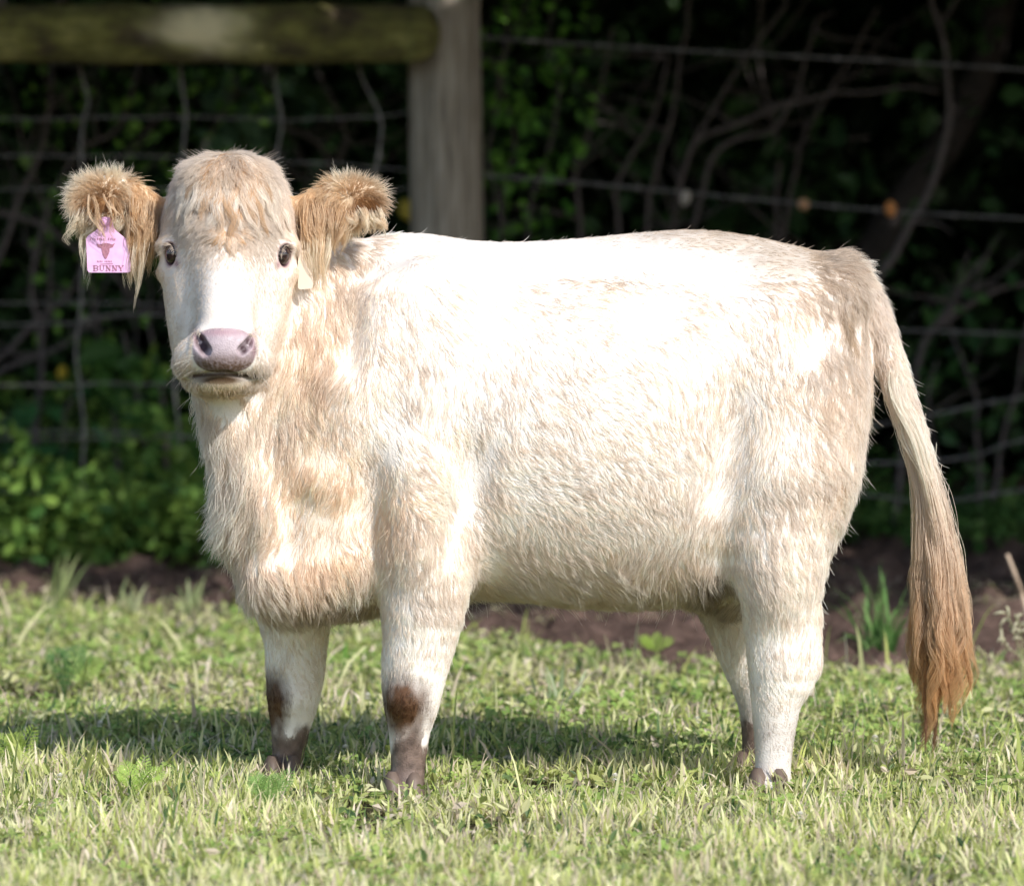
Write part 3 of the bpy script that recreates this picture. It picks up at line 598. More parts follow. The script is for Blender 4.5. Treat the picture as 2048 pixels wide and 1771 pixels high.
# tail switch: locks hanging from the lower half of the tail
TS = np.array([(760,1790,8),(860,1826,12),(950,1852,17),(1050,1872,31),(1150,1880,46),(1250,1883,56),(1350,1884,54),(1430,1878,48),(1510,1862,26)], float)
core = np.array([(a, b, c) for a, b, c, r in TAILP]); KT = 18; all_p = []; all_c = []; all_r = []
for i in range(85):
    u = rng.uniform(-1, 1); v = rng.uniform(-1, 1) * math.sqrt(max(0, 1 - u * u)); y0 = rng.uniform(740, 1180); y1 = rng.uniform(1230, 1450) - 40 * abs(u)
    if i < 5: u *= .25; u -= .15; y1 = rng.uniform(1450, 1500)
    ys = np.linspace(y0, y1, KT); cx = np.interp(ys, TS[:, 0], TS[:, 1]); hw = np.interp(ys, TS[:, 0], TS[:, 2]); k0 = np.interp(y0, core[:, 1], core[:, 0]); bl = np.clip((ys - y0) / 140, 0, 1)
    bl = bl * bl * (3 - 2 * bl); ph_ = rng.uniform(0, 6.28); amp = np.clip((ys - 1120) / 200, 0, 1) * rng.uniform(6, 15)
    if i < 5: cx = cx + np.clip((ys - 1350) / 150, 0, 1) * (1858 - cx)
    xs = (k0 + u * 9) * (1 - bl) + (cx + u * hw) * bl + amp * np.sin((ys - y0) / rng.uniform(15, 25) + ph_)
    dz = (.02 + v * (.02 + .045 * bl)) + amp / 1000 * np.cos((ys - y0) / 35 + ph_); n = 105
    cen = np.array([P(x_, y_, d_) for x_, y_, d_ in zip(xs, ys, dz)]); st = np.linspace(0, 1, KT)[None, :, None]
    w_ = .0075 * (1 - .82 * st ** 1.1) + .003 * np.sin(st * 7 + ph_) * (1 - st); off = rng.normal(0, 1, (n, 1, 3)) * w_ * np.array([1, 1, .3])
    st_n = (.8 + .25 * rng.random((n, 1, 1))); p_ = cen[None] + off; p_ = p_[:, :1] + (p_ - p_[:, :1]) * st_n
    wy = np.clip((ys - 900) / 460, 0, 1)[None, :, None] ** 1.3; base = np.array([.90, .80, .70]) * (1 - wy) + np.array([.66, .42, .21]) * wy
    wy2 = np.clip((ys - 1420) / 60, 0, 1)[None, :, None]; base = base * (1 - wy2) + np.array([.16, .07, .05]) * wy2
    all_p.append(p_); all_c.append(base * rng.uniform(.82, 1.12) * (.85 + .3 * rng.random((n, 1, 1)))); all_r.append(np.full((n, KT), .00045) * (1 - .6 * st[..., 0] ** 2))
hair_obj('tail_switch', np.vstack(all_p), np.vstack(all_r), np.clip(np.vstack(all_c), 0, .9), cow)

# eyes, lashes, hooves, whiskers
eye_mat, _nt, _b = new_mat('wet_dark_eye'); _b.inputs['Roughness'].default_value = .04; _b.inputs['Specular IOR Level'].default_value = .7
_nt.links.new(ramp(_nt, tex_noise(_nt, 60), [(.35, (.012, .008, .010)), (.7, (.05, .025, .02))]), _b.inputs['Base Color'])
def uv_ell(c, axes, radii, nu=24, nv=14):
    V = []; Fc = []
    for j in range(nv + 1):
        th_ = math.pi * j / nv
        for i in range(nu):
            f_ = 2 * math.pi * i / nu; q = np.array([math.sin(th_) * math.cos(f_) * radii[0], math.sin(th_) * math.sin(f_) * radii[1], math.cos(th_) * radii[2]]); V.append(c + q @ np.array(axes))
    for j in range(nv):
        for i in range(nu): i2 = (i + 1) % nu; Fc.append((j * nu + i, (j + 1) * nu + i, (j + 1) * nu + i2, j * nu + i2))
    return V, Fc
lash = []
for s_, n_, sgn in EYES:
    sd = unit(np.cross([0, 0, 1.0], n_)); up_ = np.cross(n_, sd)
    V_, F_ = uv_ell(s_ - n_ * .0105, [sd, n_, up_], (.0195, .0185, .0215)); mesh_obj('eye', V_, F_, eye_mat, cow)
    for k in range(60):
        a_ = rng.uniform(.15, math.pi - .15); q0 = s_ + sd * math.cos(a_) * .0175 + up_ * math.sin(a_) * .0185 + n_ * .001
        dr = unit(n_ * .7 + up_ * .9 * math.sin(a_) + sd * math.cos(a_) * .6 + np.array([0, -.2, -.35]) + rng.normal(0, .12, 3)); l_ = rng.uniform(.012, .02)
        lash.append([q0 + dr * l_ * t + np.array([0, 0, -.35]) * l_ * t * t for t in np.linspace(0, 1, 6)])
lash = np.array(lash); hair_obj('eyelashes', lash, np.tile(.0004 * (1 - .7 * np.linspace(0, 1, 6)), (len(lash), 1)), np.tile(np.array([.72, .62, .52]), (len(lash), 6, 1)), cow)
hoof_mat = flat_mat('hoof_horn', (.13, .095, .075), .5, .3, b_str=.4)
for a, b, d_ in ((806, 1588, -.185), (565, 1556, .105), (1536, 1585, -.125), (1504, 1551, .18)):
    c = P(a, b, d_); V_ = []; F_ = []
    for sx in (-1, 1):
        o = len(V_)
        for j, (z_, r_) in enumerate([(-.005, .030), (.02, .028), (.045, .024), (.06, .012)]):
            for i in range(14):
                f_ = 2 * math.pi * i / 14; V_.append((c[0] + sx * .021 + math.cos(f_) * r_ * .72, c[1] - .012 * (1 - j / 3) + math.sin(f_) * r_ * 1.25, max(z_, 0.002)))
        for j in range(3):
            for i in range(14): i2 = (i + 1) % 14; F_.append((o + j * 14 + i, o + j * 14 + i2, o + (j + 1) * 14 + i2, o + (j + 1) * 14 + i))
        F_.append(tuple(o + 42 + i for i in range(14)))
    mesh_obj('hoof', V_, F_, hoof_mat, cow)
wh = []
for k in range(46):
    a_ = rng.choice([rng.uniform(360, 395), rng.uniform(500, 530)]); b_ = rng.uniform(690, 765); q = surf_h(a_, b_)
    if q is None: continue
    dr = unit(np.array([(a_ - 446) / 70, -.35, -(b_ - 725) / 70]) + rng.normal(0, .3, 3)); l_ = rng.uniform(.015, .038); wh.append([q + dr * l_ * t + np.array([0, 0, -.3]) * l_ * t * t for t in np.linspace(0, 1, 6)])
wh = np.array(wh); hair_obj('whiskers', wh, np.tile(.00035 * (1 - .7 * np.linspace(0, 1, 6)), (len(wh), 1)), np.tile(np.array([.75, .7, .62]), (len(wh), 6, 1)), cow)

# ------------------------------------------------------------------ ground
def axis(fine0, fine1, st, far): 
    a = np.arange(fine0, fine1 + 1e-6, st); o = []; v = st
    x = fine1
    while x < far: v *= 1.5; x += v; o.append(x)
    i = []; v = st; x = fine0
    while x > -far: v *= 1.5; x -= v; i.append(x)
    return np.array(i[::-1] + list(a) + o)
gx = axis(-3.4, 3.4, .028, 400); gy = axis(-2.2, 7.6, .025, 400)
GX, GY = np.meshgrid(gx, gy, indexing='ij'); gp = np.stack([GX.ravel(), GY.ravel(), np.zeros(GX.size)], 1)
def ground_z(p):
    q = p * np.array([1, 1, 0]); e = np.interp(q[:, 0], [-1.4, -.7, -.15, .15, .45, .8, 1.2], [4.45, 4.2, 3.4, 2.8, 2.6, 2.45, 2.5]) + .4 * (noise(q + 31, .7) - .5) + .12 * (noise(q, .1) - .5)
    soil = np.clip((p[:, 1] - e) / .25, 0, 1); inr = np.clip((9 - np.abs(p[:, 0])) / 4, 0, 1) * np.clip((12 - np.abs(p[:, 1])) / 4, 0, 1)
    z = (noise(q + 3, .35) - .5) * .03 * inr + soil * inr * ((noise(q + 11, .11) - .5) * .11 + (noise(q + 17, .05) - .5) * .06 + np.clip(noise(q + 23, .06) - .6, 0, 1) * .12)
    hoof = np.clip(1 - np.abs(p[:, 1]) / .6, 0, 1) * np.clip((1.2 - np.abs(p[:, 0])) / .4, 0, 1); return z * (1 - .8 * hoof) - .004, soil
gz, soil = ground_z(gp); gp[:, 2] = gz
gcol = np.array([.085, .075, .04]) * (.7 + .6 * noise(gp, .08))[:, None]; sc_ = np.array([.165, .11, .09]) * (.55 + .9 * noise(gp + 5, .05))[:, None]
gcol = gcol * (1 - soil[:, None]) + sc_ * soil[:, None]
soil_mat, nt, b = new_mat('soil'); at = nt.nodes.new('ShaderNodeAttribute'); at.attribute_name = 'col'; f1 = tex_noise(nt, 38, 10, .75); f2 = tex_noise(nt, 9, 6, .7)
mm = nt.nodes.new('ShaderNodeMix'); mm.data_type = 'RGBA'; mm.blend_type = 'MULTIPLY'; mm.inputs[0].default_value = 1; nt.links.new(at.outputs['Color'], mm.inputs[6]); nt.links.new(ramp(nt, f1, [(.32, (.35, .33, .32)), (.5, (.95, .95, .95)), (.7, (1.7, 1.65, 1.6))]), mm.inputs[7])
nt.links.new(mm.outputs[2], b.inputs['Base Color']); b.inputs['Roughness'].default_value = .95; b.inputs['Specular IOR Level'].default_value = .1; bump(nt, b, f1, 1.0, .03)
nx_, ny_ = len(gx), len(gy); I = np.arange(nx_ * ny_).reshape(nx_, ny_)
gf = np.stack([I[:-1, :-1], I[1:, :-1], I[1:, 1:], I[:-1, 1:]], -1).reshape(-1, 4)
ground = mesh_obj('ground', gp, gf, soil_mat, None, True, gcol); tag(ground, kind='structure')

# ------------------------------------------------------------------ leaves
def leaves(pos, size, col, up=.3, asp=.55, droop=0.0):
    n = len(pos); nrm = unit(rng.normal(0, 1, (n, 3)) + np.array([0, -.3, up * 2])); d = unit(np.cross(nrm, rng.normal(0, 1, (n, 3)))); d[:, 2] -= droop; d = unit(d); s_ = np.cross(nrm, d)
    sz = np.broadcast_to(size, (n,))[:, None]
    b = pos; t = pos + d * sz; m1 = pos + d * sz * .35; m2 = pos + d * sz * .7
    f = nrm * sz * .10
    L1 = m1 + s_ * sz * asp * .5 + f; R1 = m1 - s_ * sz * asp * .5 + f; L2 = m2 + s_ * sz * asp * .38 + f; R2 = m2 - s_ * sz * asp * .38 + f
    V = np.stack([b, L1, L2, t, R2, R1], 1).reshape(-1, 3); k = np.arange(n)[:, None] * 6
    Fq = np.vstack([k + np.array([[0, 1, 2, 3]]), k + np.array([[0, 3, 4, 5]])]); C = np.repeat(col, 6, axis=0)
    return V, Fq, C
def join(parts):
    V = []; Fq = []; C = []; o = 0
    for v, f, c in parts: V.append(v); Fq.append(f + o); C.append(c); o += len(v)
    return np.vstack(V), np.vstack(Fq), np.vstack(C)
leaf_mat = attr_mat('leaf', .5, .35, .3)
def lcol(n, a, b, var=.25):
    t = rng.random((n, 1)); return (np.array(a) * (1 - t) + np.array(b) * t) * (1 + var * rng.uniform(-1, 1, (n, 1)))
def blob(n, lo_, hi_, cl=.25, thr=.42):
    lo_ = np.array(lo_, float); hi_ = np.array(hi_, float); out = []; tot = 0
    while tot < n:
        p = lo_ + rng.random((n * 2, 3)) * (hi_ - lo_); p = p[noise(p + 50, cl) > thr]; out.append(p); tot += len(p)
    return np.vstack(out)[:n]
bark = flat_mat('bark', (.045, .038, .037), .9, .15, var=.4, scale=40, b_str=.8, b_dist=.01)
twig_m = flat_mat('twig_bark', (.115, .095, .092), .85, .15, var=.35, scale=60)
# the tree whose crown overhangs the fence and keeps the hedge in shade
tree = empty('overhanging_tree', P(1560, 1000, 9.0) * [1, 1, 0]); tag(tree, 'grey trunk leaning to the right in the dark behind the fence', 'tree')
tp = spline([P(1640, 1120, 8.6), P(1690, 640, 8.6), P(1760, 480, 8.6), P(1840, 360, 8.6), P(1920, 240, 8.7), P(1990, 60, 8.8), P(2050, -300, 9), P(2060, -900, 9)], 40)
mb = MB(); mb.add(*tube(tp, np.linspace(.075, .05, 40), 12)); mb.build('trunk', bark, tree)
n = 110000; cp_ = np.stack([rng.uniform(-8, 13, n), rng.uniform(-2, 16, n), rng.uniform(2.2, 5.0, n)], 1)
edge = 4.75 + 1.9 * np.clip((2.6 - cp_[:, 0]) / .8, 0, 1) - 1.0 * cp_[:, 2] + .5 * (noise(cp_ * [1, 1, 0], .8) - .5) - .25
cp_ = cp_[cp_[:, 1] > edge]; v, f, c = leaves(cp_, rng.uniform(.16, .28, len(cp_)), lcol(len(cp_), (.05, .09, .03), (.09, .14, .04)), asp=.6, up=.6)
mesh_obj('crown', v, f, leaf_mat, tree, False, c)
# dense dark wood behind, then looser hedge
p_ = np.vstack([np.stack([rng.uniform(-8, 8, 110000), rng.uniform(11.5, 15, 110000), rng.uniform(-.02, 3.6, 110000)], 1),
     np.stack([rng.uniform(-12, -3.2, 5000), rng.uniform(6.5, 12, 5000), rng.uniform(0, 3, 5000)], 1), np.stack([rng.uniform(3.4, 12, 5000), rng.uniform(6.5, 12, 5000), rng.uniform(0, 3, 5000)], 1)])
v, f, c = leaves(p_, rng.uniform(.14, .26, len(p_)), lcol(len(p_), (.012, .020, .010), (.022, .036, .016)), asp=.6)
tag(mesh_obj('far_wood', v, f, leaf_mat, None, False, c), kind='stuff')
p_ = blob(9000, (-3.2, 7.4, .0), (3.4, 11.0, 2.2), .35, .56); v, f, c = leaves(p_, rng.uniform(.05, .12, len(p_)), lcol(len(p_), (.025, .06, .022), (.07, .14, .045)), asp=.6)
keep_ = (rng.random(len(p_)) < np.clip(1.0 - (p_[:, 0] - .1) / 2.0, .22, 1)); kf = np.tile(keep_, 2); 
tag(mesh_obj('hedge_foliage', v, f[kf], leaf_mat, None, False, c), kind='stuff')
# low green undergrowth along the fence foot
def spread(n, x0, x1, y0, y1, z1):
    x = rng.uniform(x0, x1, n); y = rng.uniform(y0, y1, n); h = z1 * (.15 + 1.5 * noise(np.stack([x, y, x * 0], 1) + 8, .28) ** 2); return np.stack([x, y, rng.random(n) ** .8 * h + .02], 1)
a_ = spread(28000, -4.4, -.5, 5.9, 8.2, .44); b_ = spread(9000, .6, 3.2, 6.6, 8.6, .24); c_ = spread(4000, -.8, 1.0, 6.6, 8, .14)
ug = [leaves(a_, rng.uniform(.015, .075, len(a_)), lcol(len(a_), (.07, .17, .035), (.24, .36, .07))), leaves(b_, rng.uniform(.02, .055, len(b_)), lcol(len(b_), (.05, .13, .03), (.12, .22, .05))), leaves(c_, rng.uniform(.02, .05, len(c_)), lcol(len(c_), (.04, .09, .02), (.08, .14, .04)))]
v, f, c = join(ug); tag(mesh_obj('undergrowth', v, f, leaf_mat, None, False, c), kind='stuff')

# ------------------------------------------------------------------ fence
FY = 6.3
fence = empty('wire_fence', P(895, 1132, FY) * [1, 1, 0]); tag(fence, 'farm fence with a grey wooden post, mossy top rail and sagging wires', 'fence')
wood, nt, b = new_mat('weathered_wood'); f1 = tex_noise(nt, 9, 8, .65, (6, 6, .45)); f2 = tex_noise(nt, 5, 3, .5)
nt.links.new(ramp(nt, f1, [(.3, (.12, .10, .08)), (.5, (.31, .262, .21)), (.72, (.50, .45, .39))]), b.inputs['Base Color']); b.inputs['Roughness'].default_value = .9; bump(nt, b, f1, .9, .012)
V_ = []; F_ = []; NZ = 60; NA = 28; top = P(884, -260, FY); bot = P(900, 1145, FY); bot[2] = -.05
for k in range(NZ):
    t = k / (NZ - 1); c0_ = bot + (top - bot) * t; r_ = .115 - .006 * t
    for j in range(NA):
        a = 2 * math.pi * j / NA; rr_ = r_ * (1 + .035 * math.cos(4 * a) + .02 * math.sin(7 * a + t * 2) + .012 * math.sin(13 * a + 5 * t)); V_.append(c0_ + rr_ * np.array([math.cos(a), math.sin(a), 0]))
for k in range(NZ - 1):
    for j in range(NA): j2 = (j + 1) % NA; F_.append((k * NA + j, k * NA + j2, (k + 1) * NA + j2, (k + 1) * NA + j))
F_.append(tuple((NZ - 1) * NA + j for j in range(NA))); post = mesh_obj('post', V_, F_, wood, fence); post2 = post.copy(); link(post2); post2.parent = fence; post2.location.x -= 3.35
moss, nt, b = new_mat('mossy_wood_dappled'); f1 = tex_noise(nt, 5, 6, .6, (1, 2, 2)); f2 = tex_noise(nt, 28, 6, .7, (.5, 1, 1))
m1 = ramp(nt, f1, [(.34, (.07, .05, .028)), (.5, (.16, .15, .04)), (.68, (.36, .33, .12))]); mm = nt.nodes.new('ShaderNodeMix'); mm.data_type = 'RGBA'; mm.blend_type = 'MULTIPLY'; mm.inputs[0].default_value = .8
nt.links.new(m1, mm.inputs[6]); nt.links.new(ramp(nt, f2, [(.3, (.4, .4, .4)), (.7, (1.4, 1.4, 1.3))]), mm.inputs[7])
at = nt.nodes.new('ShaderNodeAttribute'); at.attribute_name = 'col'; m3 = nt.nodes.new('ShaderNodeMix'); m3.data_type = 'RGBA'; nt.links.new(at.outputs['Fac'], m3.inputs[0]); nt.links.new(mm.outputs[2], m3.inputs[6]); m3.inputs[7].default_value = (.80, .70, .45, 1)  # pale mix colour stands in for sunlight on the moss
nt.links.new(m3.outputs[2], b.inputs['Base Color']); b.inputs['Roughness'].default_value = .95; bump(nt, b, f2, 1, .02)
RY = FY - .20; ra = P(-1290, 62, RY); rb = P(880, 68, RY); n = 90; ts = np.concatenate([np.linspace(0, .974, 110), .974 + .026 * np.sin(np.linspace(0, 1, 14) * math.pi / 2)])
V_ = []; F_ = []; dapple = []; NA = 26
for k, t in enumerate(ts):
    c0_ = ra + (rb - ra) * t; e = max(0, (t - .974) / .026); r_ = .092 * math.sqrt(max(.0, 1 - e ** 2.6 * .98)) * (1 + .03 * math.sin(t * 38) + .02 * math.sin(t * 101))
    for j in range(NA):
        a = 2 * math.pi * j / NA; q = c0_ + r_ * (1 + .03 * math.sin(3 * a + t * 9)) * np.array([0, math.cos(a), math.sin(a)]); V_.append(q)
        x_, y_ = PX(q[None]); w_ = float(gs(x_ + 40 * (noise(q[None] + 3, .05) - .5), y_, 405 + 30 * (y_ > 80), 52, 62, 42)[0]) * (q[1] < RY); dapple.append([min(1, 2.2 * w_ * float(noise(q[None], .03)[0] + .3))] * 3)  # weight of the sun dapple painted on the rail's front
for k in range(len(ts) - 1):
    for j in range(NA): j2 = (j + 1) % NA; F_.append((k * NA + j, k * NA + j2, (k + 1) * NA + j2, (k + 1) * NA + j))
F_.append(tuple((len(ts) - 1) * NA + j for j in range(NA))); mesh_obj('rail', V_, F_, moss, fence, True, np.array(dapple))
wire_m = flat_mat('rusty_wire', (.20, .185, .18), .6, .5, .35, var=.3, scale=30)
def wire(mbx, px, r, dep=FY, wob=.004, n=70):
    q = spline([P(a, b_, dep) for a, b_ in px], n); q = q + (np.stack([noise(q + 1, .08), noise(q + 4, .08), noise(q + 7, .08)], 1) - .5) * wob * 2; mbx.add(*tube(q, r, 6))
net = MB()
for ys_ in ([(-1200,238),(165,236),(365,232),(560,240),(760,232),(900,205)], [(-1200,308),(165,312),(365,314),(560,322),(760,335),(900,345)], [(-1200,380),(165,378),(365,384),(560,390),(760,380),(900,368)],
            [(-1200,596),(165,606),(365,604),(600,610),(900,612)], [(-1200,648),(60,648),(165,636),(300,628),(600,640),(900,650)], [(-1200,760),(60,770),(165,766),(365,770),(900,780)],
            [(-1200,858),(165,862),(365,872),(900,880)], [(-1200,876),(165,876),(365,874),(900,890)], [(-1200,980),(165,984),(365,984),(900,1000)]):
    wire(net, ys_, .0024)
for xs_ in ([(150,60),(160,140),(176,200),(166,240),(160,300),(165,380),(172,470),(165,560),(160,640),(152,700),(160,770),(170,860),(165,920),(168,990)],
            [(362,60),(360,150),(372,230),(366,312),(370,384),(358,480),(366,604),(362,700),(350,770),(360,870),(372,984)],
            [(535,60),(548,150),(562,240),(552,330),(566,400),(556,600),(560,870),(562,990)], [(705,60),(725,160),(762,232),(758,300),(745,390),(756,600),(750,880),(756,996)],
            [(-245,60),(-235,300),(-250,600),(-240,986)], [(-445,60),(-450,300),(-436,600),(-446,986)], [(-650,60),(-640,300),(-655,600),(-648,986)], [(-850,60),(-845,300),(-856,600),(-850,986)], [(-1050,60),(-1056,300),(-1044,600),(-1050,986)],
            [(-40,60),(-30,240),(-42,384),(-34,640),(-44,870),(-36,984)]):
    wire(net, xs_, .0042, FY - .006)
for xx in (165, 365, 560, 758):
    for yy in (238, 313, 382, 606, 638, 768, 874, 984):
        q = P(xx, yy, FY - .004); net.add(*tube([q + [-.009, 0, -.004], q + [-.003, -.006, 0], q + [.003, -.006, 0], q + [.009, 0, .004]], [.004, .006, .006, .004], 6))
net.build('wire_netting', wire_m, fence)
def barbed(px, dep=FY - .02, n=400):
    q = spline([P(a, b_, dep) for a, b_ in px], n); m_ = MB(); s_ = np.concatenate([[0], np.cumsum(np.linalg.norm(np.diff(q, axis=0), axis=1))])
    for o in (0, math.pi): a = s_ / .045 * 2 * math.pi + o; m_.add(*tube(q + .0032 * np.stack([0 * a, np.cos(a), np.sin(a)], 1), .0021, 5))
    for k in np.arange(.08, s_[-1], .125):
        i = int(np.searchsorted(s_, k))
        for sg in (-1, 1): a = rng.uniform(0, 3.1); v = np.array([.2, math.cos(a), math.sin(a)]); m_.add(*tube([q[i] - v * .014 + [sg * .004, 0, 0], q[i] + [sg * .004, 0, 0], q[i] + v * .014 + [sg * .004, 0, 0]], [.0006, .0026, .0006], 5))
    m_.build('barbed_wire', wire_m, fence)
for w_ in ([(905,70),(1150,88),(1500,108),(1800,124),(2150,146),(2900,190)], [(905,346),(1200,369),(1560,403),(1840,426),(2150,442),(2900,480)], [(905,630),(1400,645),(1730,657),(2150,672),(2900,700)],
           [(905,880),(1500,870),(1700,856),(1850,832),(2150,785),(2900,770)], [(905,920),(1500,905),(1750,925),(1930,914),(2150,868),(2900,860)], [(905,1010),(1500,1000),(1700,988),(1880,1002),(2150,975),(2900,990)]): barbed(w_)
# dead leaves caught on the wires
def single_leaf(name, px, py, dep, w_, h_, col, label, cat, rot=0.0):
    c = P(px, py, dep); V_ = []; F_ = []; R_ = Matrix.Rotation(rot, 3, 'Y')
    nu, nv = 7, 9
    for i in range(nv):
        t = i / (nv - 1); wv_ = w_ * .5 * (math.sin(math.pi * (t * .86 + .09)) ** .7)
        for j in range(nu): u = j / (nu - 1) * 2 - 1; q = R_ @ Vector((u * wv_, .35 * w_ * (u * u - .5) + .1 * w_ * math.sin(5 * t + u * 3), (.5 - t) * h_)); V_.append(c + np.array(q))
    for i in range(nv - 1):
        for j in range(nu - 1): F_.append((i * nu + j, i * nu + j + 1, (i + 1) * nu + j + 1, (i + 1) * nu + j))
    o = mesh_obj(name, V_, F_, attr_mat('leaf_' + name, .6, .3, .3), None, True, np.tile(np.array(col), (len(V_), 1)) * (.8 + .4 * noise(np.array(V_), .01))[:, None]); tag(o, label, cat); return o
single_leaf('dead_leaf', 1371, 396, FY - .03, .032, .05, (.50, .44, .38), 'pale grey withered leaf caught on the barbed wire', 'leaf', .2)
single_leaf('dead_leaf', 1607, 409, FY - .03, .04, .036, (.62, .36, .20), 'light brown dead leaf on the barbed wire, left of the orange one', 'leaf', 1.2)
single_leaf('dead_leaf', 1781, 418, FY - .03, .052, .038, (.72, .30, .10), 'orange dead leaf caught on the barbed wire near the leaning trunk', 'leaf', 1.5)
single_leaf('yellow_leaf', 812, 420, 7.0, .075, .05, (.62, .48, .08), 'yellow leaf beside the post, just behind the ear', 'leaf', 1.4)
single_leaf('yellow_leaf', 124, 746, 7.0, .035, .05, (.60, .42, .04), 'small yellow leaf low behind the wire netting', 'leaf', .2)

# ------------------------------------------------------------------ shrubs, vines
def rnd_twigs(m_, base, n, ln, r, spread_=1.0):
    for _ in range(n):
        q = base[rng.integers(len(base))].copy(); d = unit(np.array([rng.normal(0, 1), rng.normal(0, .4), rng.uniform(-.2, 1.2)])); pl = [q]; l_ = ln * rng.uniform(.4, 1.2)
        for k in range(5): d = unit(d + rng.normal(0, .22, 3)); pl.append(pl[-1] + d * l_ / 5)
        m_.add(*tube(spline(pl, 9), np.linspace(r, r * .3, 9), 5))
def shrub(label, stems, dep, r, ntw, tl, leaf=None, name='bare_shrub', cat='shrub'):
    q0 = P(stems[0][0][0], stems[0][0][1], dep); q0[2] = 0; root = empty(name, q0); tag(root, label, cat)
    m_ = MB(); allp = []
    for st_ in stems:
        q = spline([P(s_[0], s_[1], dep + (s_[2] if len(s_) > 2 else 0)) for s_ in st_], 26); q = q + (np.stack([noise(q + 1, .12), noise(q + 4, .12), noise(q + 7, .12)], 1) - .5) * .03; m_.add(*tube(q, np.linspace(r, r * .45, 26), 7)); allp.append(q)
    allp = np.vstack(allp)
    if ntw: rnd_twigs(m_, allp, ntw, tl, r * .42)
    m_.build('stems', twig_m, root)
    if leaf:
        n_, sz, ca, cb, sp = leaf; b_ = allp[rng.integers(0, len(allp), n_)] + rng.normal(0, 1, (n_, 3)) * sp; v, f, c = leaves(b_, rng.uniform(sz * .6, sz * 1.3, n_), lcol(n_, ca, cb), asp=.65, droop=.3); mesh_obj('leaves', v, f, leaf_mat, root, False, c)
    return root
shrub('bare shrub fanning thin stems above the back of the calf', [[(1300,1120),(1296,640),(1290,440),(1310,350),(1352,200),(1366,60),(1384,-80)], [(1310,1120),(1330,700),(1345,430),(1384,300),(1445,180),(1570,10)],
   [(1310,900),(1362,350),(1500,240),(1640,192),(1800,178),(1872,186)], [(1290,900),(1250,600),(1235,380),(1300,260),(1340,120)], [(1200,1100),(1162,420),(1168,300),(1230,60)], [(1320,800),(1420,330),(1560,250),(1630,40)]], 7.4, .011, 42, .5)
shrub('bare upright stem standing right of the fanned shrub', [[(1545,1120),(1542,600),(1552,400),(1548,250),(1520,110),(1535,-60)], [(1548,560),(1600,300),(1660,180),(1760,20)]], 7.9, .010, 22, .45)
shrub('curved bare vine hanging down from above, right of the shrubs', [[(1700,1110),(1742,620),(1790,510),(1858,380),(1892,240),(1891,120),(1868,0),(1850,-90)]], 7.0, .016, 3, .3, name='vine', cat='vine')
shrub('bare grey stick slanting up to the right behind the tail', [[(1780,1090),(1832,742),(1880,640),(1925,570),(1976,505)], [(1878,650),(1960,590),(2080,560)]], 7.2, .014, 8, .4)
shrub('tangle of bare stems at the left edge behind the netting', [[(-60,1100),(-30,780),(120,690),(230,632),(420,610)], [(-60,420),(60,440),(140,480),(230,545),(300,640)], [(-40,620),(80,300),(100,160),(60,40)], [(40,1080),(90,700),(60,560),(140,330),(240,260),(280,120)], [(-60,760),(60,660),(130,590),(180,520)]], 7.3, .012, 36, .45)
shrub('thin bare stems leaning behind the netting, between head and post', [[(640,1000),(560,600),(600,400),(680,310),(690,240),(640,150),(620,20)], [(760,1000),(700,480),(640,300),(560,240),(520,90)], [(700,640),(650,420),(560,330),(480,250)]], 7.6, .010, 26, .4)
shrub('leafy climber with small bright leaves just right of the post', [[(1010,1100),(1000,500),(1030,300),(1000,150),(1060,-20)], [(1020,600),(1080,350),(1120,200),(1100,60),(1150,-60)], [(1010,450),(980,280),(1010,60),(990,-60)]], 6.9, .006, 10, .3,
   (360, .045, (.07, .20, .03), (.20, .42, .06), np.array([.07, .1, .09])), name='leafy_climber', cat='climber')
shrub('leafy climber with small leaves behind the rail, upper left corner', [[(60,1100),(100,500),(60,300),(130,200),(220,120)], [(200,700),(180,420),(260,300),(340,220)], [(420,500),(400,320),(470,180),(430,90)]], 7.3, .006, 14, .3,
   (330, .045, (.08, .20, .04), (.24, .44, .08), np.array([.1, .1, .12])), name='leafy_climber', cat='climber')
shrub('broad leaved dark plant between the head and the mossy rail', [[(480,1000),(450,400),(430,260),(470,170)], [(480,700),(520,330),(500,220)]], 7.5, .006, 4, .2,
   (80, .12, (.07, .14, .08), (.12, .22, .12), np.array([.08, .1, .1])), name='broad_leaved_plant', cat='plant')
shrub('broad leaved plant low at the left edge behind the netting', [[(90,1120),(80,900),(60,800)], [(140,1120),(130,860),(150,790)], [(40,1120),(20,880),(-20,810)]], 6.8, .006, 2, .2,
   (34, .11, (.05, .15, .05), (.08, .22, .07), np.array([.08, .1, .04])), name='broad_leaved_plant', cat='plant')
shrub('tall strap leaved plant behind the netting under the tagged ear', [[(300,1120),(280,820),(250,660)], [(320,1120),(330,850),(300,650)], [(240,1120),(230,800),(220,720)]], 6.9, .012, 0, .2,
   (40, .16, (.05, .13, .03), (.09, .20, .04), np.array([.05, .08, .05])), name='broad_leaved_plant', cat='plant')
shrub('dim leafy sapling behind the wires at the right edge', [[(1960,1120),(1950,800),(1900,640),(1940,500)], [(1980,1000),(2040,740),(2060,600)], [(1900,1100),(1860,820),(1880,720)]], 7.2, .008, 8, .25,
   (120, .07, (.03, .08, .03), (.07, .16, .04), np.array([.12, .1, .14])), name='sapling', cat='sapling')

